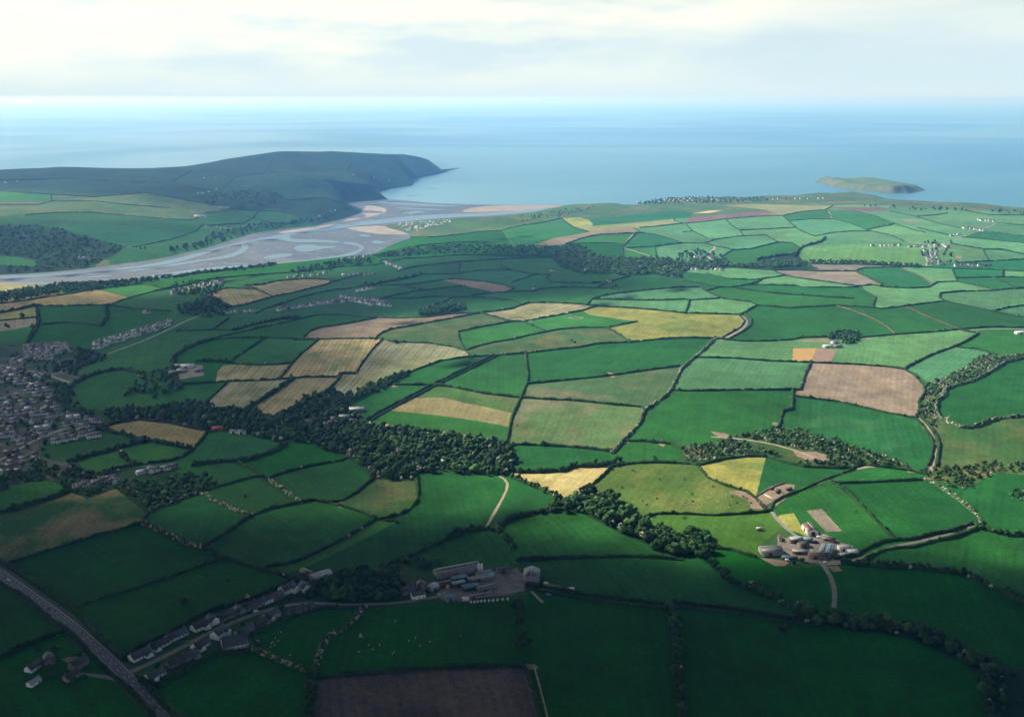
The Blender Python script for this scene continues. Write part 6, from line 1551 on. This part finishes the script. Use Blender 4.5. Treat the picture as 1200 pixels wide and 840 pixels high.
H_, W_ = X.shape; idx = np.arange(H_ * W_).reshape(H_, W_); cell = ins[:-1, :-1] | ins[1:, :-1] | ins[:-1, 1:] | ins[1:, 1:]
f = np.stack([idx[:-1, :-1], idx[:-1, 1:], idx[1:, 1:], idx[1:, :-1]], -1)[cell]
M_ISL, nt, b = new_mat("island_ground")
g_ = nt.nodes.new("ShaderNodeNewGeometry"); sp_ = nt.nodes.new("ShaderNodeSeparateXYZ"); nt.links.new(g_.outputs['Normal'], sp_.inputs[0])
c = mixc(nt, (.055, .12, .045), (.10, .13, .06), maprange(nt, pos_noise(nt, .02, 4), .4, .65)); rk = mixc(nt, (.16, .14, .12), (.07, .065, .06), maprange(nt, pos_noise(nt, .06, 4), .35, .65))
nt.links.new(mixc(nt, rk, c, maprange(nt, sp_.outputs['Z'], .72, .88)), b.inputs['Base Color'])
obj("island", mesh_from("island", np.column_stack([X.ravel(), Y.ravel(), zz.ravel()]), f, (M_ISL,), True), kind='structure')

# ================================================================== small things
def ellipsoid(c, r_, lo=False):
    V_, F_ = (ICL_V, ICL_F) if lo else (ICO_V, ICO_F); return [tuple(q) for q in (V_ * np.array(r_) + np.array(c)).tolist()], [tuple(t) for t in F_.tolist()]
def animal(s, leg, woolly):
    p = [ellipsoid((0, 0, leg + .28 * s), (.62 * s, .27 * s, .30 * s)), ellipsoid((.68 * s, 0, leg + .48 * s), (.20 * s, .11 * s, .13 * s)), ellipsoid((.52 * s, 0, leg + .38 * s), (.2 * s, .13 * s, .17 * s))]
    for sx_ in (-.42, .42):
        for sy_ in (-.14, .14): p.append(boxa(sx_ * s - .05 * s, sx_ * s + .05 * s, sy_ * s - .05 * s, sy_ * s + .05 * s, 0, leg + .15 * s))
    for sy_ in (-.1, .1): p.append(ellipsoid((.60 * s, sy_ * s, leg + .58 * s), (.04 * s, .08 * s, .03 * s), True))
    p.append(boxa(-.66 * s, -.60 * s, -.03 * s, .03 * s, leg * .7, leg + .38 * s)); return joinp(p)
M_WOOL = plain("fleece", (.66, .63, .55), (.52, .50, .43), 3); M_BLACKCOW = plain("black_hide", (.025, .022, .02), (.05, .04, .035), 1); M_BROWN = plain("brown_hide", (.16, .07, .035), (.1, .05, .03), 1)
SHEEP = mesh_from("sheep", *animal(1.0, .35, 1), (M_WOOL,), True); COW = mesh_from("cow", *animal(1.9, .75, 0), (M_BLACKCOW,), True); COWB = mesh_from("cow", *animal(1.9, .75, 0), (M_BROWN,), True)
def herd(pts, me, adj, name, grp, sc=1.0):
    for x, y in pts:
        a, b_ = ground1(x, y); o = obj(name, me, label=unique(adj, name, x, y), category=name, group=grp); o.location = (a, b_, land_z(a, b_)); o.rotation_euler = (0, 0, rr.uniform(0, 6.28)); o.scale = (sc, sc, sc)
herd(P("329,741 323,748 320,752 318,754 317,758 322,756 326,751 340,768"), SHEEP, "pale woolly", "sheep", "sheep in the field by the village", 1.15)
herd(P("463,728 479,751 487,748 492,757 445,756 437,761 421,764 462,764 460,766 504,752 432,756 540,745"), SHEEP, "white woolly", "sheep", "sheep in the field above the brown plough", 1.1)
rs_ = random.Random(9)
herd([(807 + rs_.uniform(-8, 26), 590 + rs_.uniform(-6, 7)) for _ in range(26)] + [(845 + rs_.uniform(-12, 18), 586 + rs_.uniform(-9, 9)) for _ in range(22)], SHEEP, "cream woolly", "sheep", "sheep by the ruined yard", 1.1)
herd(P("755,588 779,587 797,593 783,579 757,590 703,572 890,568"), SHEEP, "white", "sheep", "sheep on the yellow grazing field", 1.1)
herd(P("741,552 744,553 773,562 729,572 753,587 758,592 770,585 802,562 811,580 836,571 846,566 812,588 801,608 804,622 858,583 864,590 875,585 880,590 855,592"), COW, "black", "cow", "cattle on the yellow grazing field", 1.2)
herd(P("606,499 803,607 1003,600 871,583"), COWB, "brown", "cow", "brown cattle", 1.4)
# vehicles
M_TYRE = plain("tyre", (.02, .02, .02))
def vehicle(px, py, yaw, kind, col, label, cat):
    x, y = ground1(px, py); o = empty("van" if kind == 'van' else "car" if kind == 'car' else kind, x, y, yaw, label=label, category=cat)
    L_, W_, H_ = {'van': (5.2, 2.0, 2.2), 'car': (4.2, 1.8, 1.45), 'trailer': (6.5, 2.4, 2.8), 'container': (6.1, 2.5, 2.6), 'tractor': (4.2, 2.2, 2.6)}[kind]; m = plain("paint_" + label[:12], col, tuple(v * .9 for v in col), 1, .35, .5)
    if kind in ('trailer', 'container'):
        z0 = .7 if kind == 'trailer' else .0; part("body", *boxa(-L_ / 2, L_ / 2, -W_ / 2, W_ / 2, z0, H_ + z0 - .2), m, o); part("door", *boxa(L_ / 2, L_ / 2 + .06, -W_ / 2 + .15, W_ / 2 - .15, z0 + .1, H_ + z0 - .4), M_TRIM, o)
    elif kind == 'tractor':
        part("body", *joinp([boxa(.0, 2.1, -.45, .45, .8, 1.7), boxa(-1.6, .1, -.8, .8, .9, 1.3)]), m, o); part("cab", *boxa(-1.5, 0, -.8, .8, 1.3, 2.7), M_GLASS, o)
    else:
        nose = .25 if kind == 'van' else .28; top = H_
        prof = [(-L_ / 2, .35), (L_ / 2, .35), (L_ / 2, .95), (L_ / 2 - L_ * nose * .7, 1.05 if kind == 'van' else .98), (L_ / 2 - L_ * nose * 1.25, top), (-L_ / 2 + (.1 if kind == 'van' else .7), top), (-L_ / 2, 1.0)]
        n = len(prof); v = [(a, -W_ / 2, z) for a, z in prof] + [(a, W_ / 2, z) for a, z in prof]; f = [(0, i + 1, i) for i in range(1, n - 1)] + [(n, n + i, n + i + 1) for i in range(1, n - 1)]
        f = [(0, i, i + 1) for i in range(1, n - 1)] + [(n, n + i + 1, n + i) for i in range(1, n - 1)]
        for i in range(n): j = (i + 1) % n; f += [(i, n + i, n + j), (i, n + j, j)]
        part("body", v, f, m, o)
        x0 = L_ / 2 - L_ * nose * 1.15; part("windscreen", *boxa(x0 - .1, x0 + .32, -W_ / 2 + .12, W_ / 2 - .12, 1.08, top - .15), M_GLASS, o)
    for sx_ in (-.3, .3):
        for sy_ in (-1, 1):
            if kind == 'container': continue
            rad = .34 if kind != 'tractor' else (.8 if sx_ < 0 else .5); c_ = (sx_ * L_, sy_ * (W_ / 2 - .08), rad)
            part("wheel", *ellipsoid(c_, (rad, .13, rad)), M_TYRE, o)
    return o
vehicle(300, 717, YV, 'van', (.8, .8, .8), "white van parked on the village lane", "van"); vehicle(340, 724, YV, 'van', (.78, .78, .78), "white van beside the red van below the lane", "van"); vehicle(334, 726, YV + .2, 'van', (.55, .02, .02), "red van parked below the village lane", "van")
vehicle(283, 744, YV, 'car', (.05, .15, .5), "blue car in front of the cream bungalow", "car"); vehicle(10, 680, yaw_px(0, 671, 25, 689), 'car', (.75, .75, .75), "white car driving on the main road at the left edge", "car"); vehicle(57, 713, yaw_px(38, 700, 72, 723), 'car', (.03, .04, .08), "dark blue car driving down the main road", "car"); vehicle(181, 829, yaw_px(177, 822, 195, 839), 'car', (.03, .03, .06), "dark car on the main road at the bottom edge", "car"); vehicle(246, 741, YV + .1, 'car', (.3, .3, .32), "silver car parked beside the tall white gabled house", "car"); vehicle(219, 753, YV, 'car', (.12, .12, .14), "grey car on the lower part of the village lane", "car")
vehicle(640, 684, .4, 'van', (.7, .7, .7), "white van beside the square grey barn", "van"); vehicle(669, 692, .1, 'trailer', (.8, .8, .8), "white trailer at the end of the earth bank", "trailer"); vehicle(643, 698, 0, 'van', (.04, .1, .4), "blue van parked below the earth bank", "van"); vehicle(525, 689, 1.5, 'container', (.75, .35, .04), "orange container in the dark farm yard", "container")
vehicle(960, 630, 0, 'van', (.8, .8, .8), "white van in the yard of the sunlit farm", "van"); vehicle(986, 538, .1, 'trailer', (.85, .85, .85), "long white trailer under the quarry trees", "trailer"); vehicle(967, 659, .5, 'car', (.8, .8, .8), "white car parked at the fork of the farm lanes", "car"); vehicle(963, 641, 1, 'tractor', (.05, .15, .5), "blue tractor between the sheds of the sunlit farm", "tractor"); vehicle(923, 657, .1, 'van', (.75, .75, .75), "white van below the old yard", "van"); vehicle(957, 636, .3, 'tractor', (.4, .05, .03), "red tractor in the yard of the sunlit farm", "tractor"); vehicle(890, 621, .1, 'trailer', (.45, .42, .38), "grey feed trailer alone in the bright green field", "trailer")
vehicle(558, 686, .2, 'van', (.8, .8, .8), "white van between the sheds in the dark farm", "van"); vehicle(546, 704, 0, 'trailer', (.7, .72, .7), "white trailer at the lower wall of the dark farm", "trailer"); vehicle(515, 697, .5, 'car', (.5, .5, .52), "silver car in front of the pale square shed", "car")
# silos
M_SILO = plain("silo_metal", (.72, .72, .66), (.6, .6, .55), .5, .4, .4)
for k, (x, y) in enumerate(((561, 671), (564.5, 671))):
    a, b_ = ground1(x, y); o = empty("silo", a, b_, 0, label=("left" if k == 0 else "right") + " one of two tall cream silos behind the dark farm", category="silo", group="cream silos")
    def cyl(r0, r1, z0, z1, n=20):
        v = [(math.cos(q * 6.2832 / n) * r0, math.sin(q * 6.2832 / n) * r0, z0) for q in range(n)] + [(math.cos(q * 6.2832 / n) * r1, math.sin(q * 6.2832 / n) * r1, z1) for q in range(n)]
        return v, [t for q in range(n) for t in ((q, (q + 1) % n, n + (q + 1) % n), (q, n + (q + 1) % n, n + q))]
    part("tank", *cyl(1.3, 1.3, 0, 9.5), M_SILO, o); part("cone_cap", *cyl(1.38, .1, 9.5, 10.6), M_SILO, o)
# wrapped bales and dumps along the lower wall of the dark farm
M_BALE = plain("bale_wrap", (.6, .64, .6), (.4, .44, .42), 1, .4, .4)
bv, bf = cyl(.75, .75, 0, 1.2, 16); bv2, bf2 = cyl(.75, .02, 1.2, 1.26, 16); BALE = mesh_from("bale", *joinp([(bv, bf), (bv2, bf2)]), (M_BALE,))
for k, (x, y) in enumerate(((552, 706), (556, 706), (560, 705.5), (564, 705), (568, 704.8), (573, 704.5), (578, 704), (583, 703.5), (589, 703), (595, 702.5))):
    a, b_ = ground1(x, y); o = obj("bale", BALE, label="wrapped pale bale, %s from the left along the lower farm wall" % (["first"] + ORD[1:])[k], category="bale", group="bales along the lower farm wall"); o.location = (a, b_, land_z(a, b_)); o.scale = (1.4, 1.4, 1.4)
# caravans
cb = joinp([boxa(-4.5, 4.5, -1.6, 1.6, .5, 3.0), boxa(-4.7, 4.7, -1.8, 1.8, 3.0, 3.15)]); cw = joinp([boxa(-3.6, -2.2, -1.66, -1.6, 1.4, 2.3), boxa(-.7, .7, -1.66, -1.6, 1.4, 2.3), boxa(2.2, 3.6, -1.66, -1.6, 1.4, 2.3)])
cv, cf = joinp([cb, cw]); CARAVAN = mesh_from("caravan", cv, cf, (WALLS['white'], M_GLASS), mi=[0] * len(cb[1]) + [1] * len(cw[1]))
cpos = []
for _ in range(400):
    x = rs_.uniform(452, 530); y = rs_.uniform(258, 273)
    if in_poly(np.array([x]), np.array([y]), P("462,262 500,259.5 530,258 527,262 505,267 488,272 478,271 470,267"))[0]: cpos.append((x, y))
    if len(cpos) == 95: break
for x, y in near_first(cpos, lambda q: q):
    a, b_ = ground1(x, y); o = obj("caravan", CARAVAN, label=unique("white static", "caravan", x, y), category="caravan", group="caravans on the shore site"); o.location = (a, b_, land_z(a, b_)); o.rotation_euler = (0, 0, rs_.choice((.3, .3, 1.87)) + rs_.uniform(-.1, .1))
# stones of the ruined yard
M_STONE = WALLS['stone']
for k, (x1, y1, x2, y2) in enumerate(((884, 583, 905, 571), (905, 571, 920, 566), (886, 585, 900, 594), (896, 580, 908, 586), (908, 574, 918, 580))):
    a = ground(np.array([x1, x2]), np.array([y1, y2])); d = a[1] - a[0]; l = float(np.hypot(*d)); o = obj("stone_wall", mesh_from("stone_wall", *boxa(0, l, -.4, .4, -1, 1.5), (WALLS['cream'] if k > 2 else M_STONE,)), label=["long upper left", "short upper", "lower left", "middle", "inner right"][k] + " broken stone wall of the ruined yard", category="wall", group="walls of the ruined yard")
    o.location = (a[0, 0], a[0, 1], land_z(a[0, 0], a[0, 1])); o.rotation_euler = (0, 0, math.atan2(d[1], d[0]))
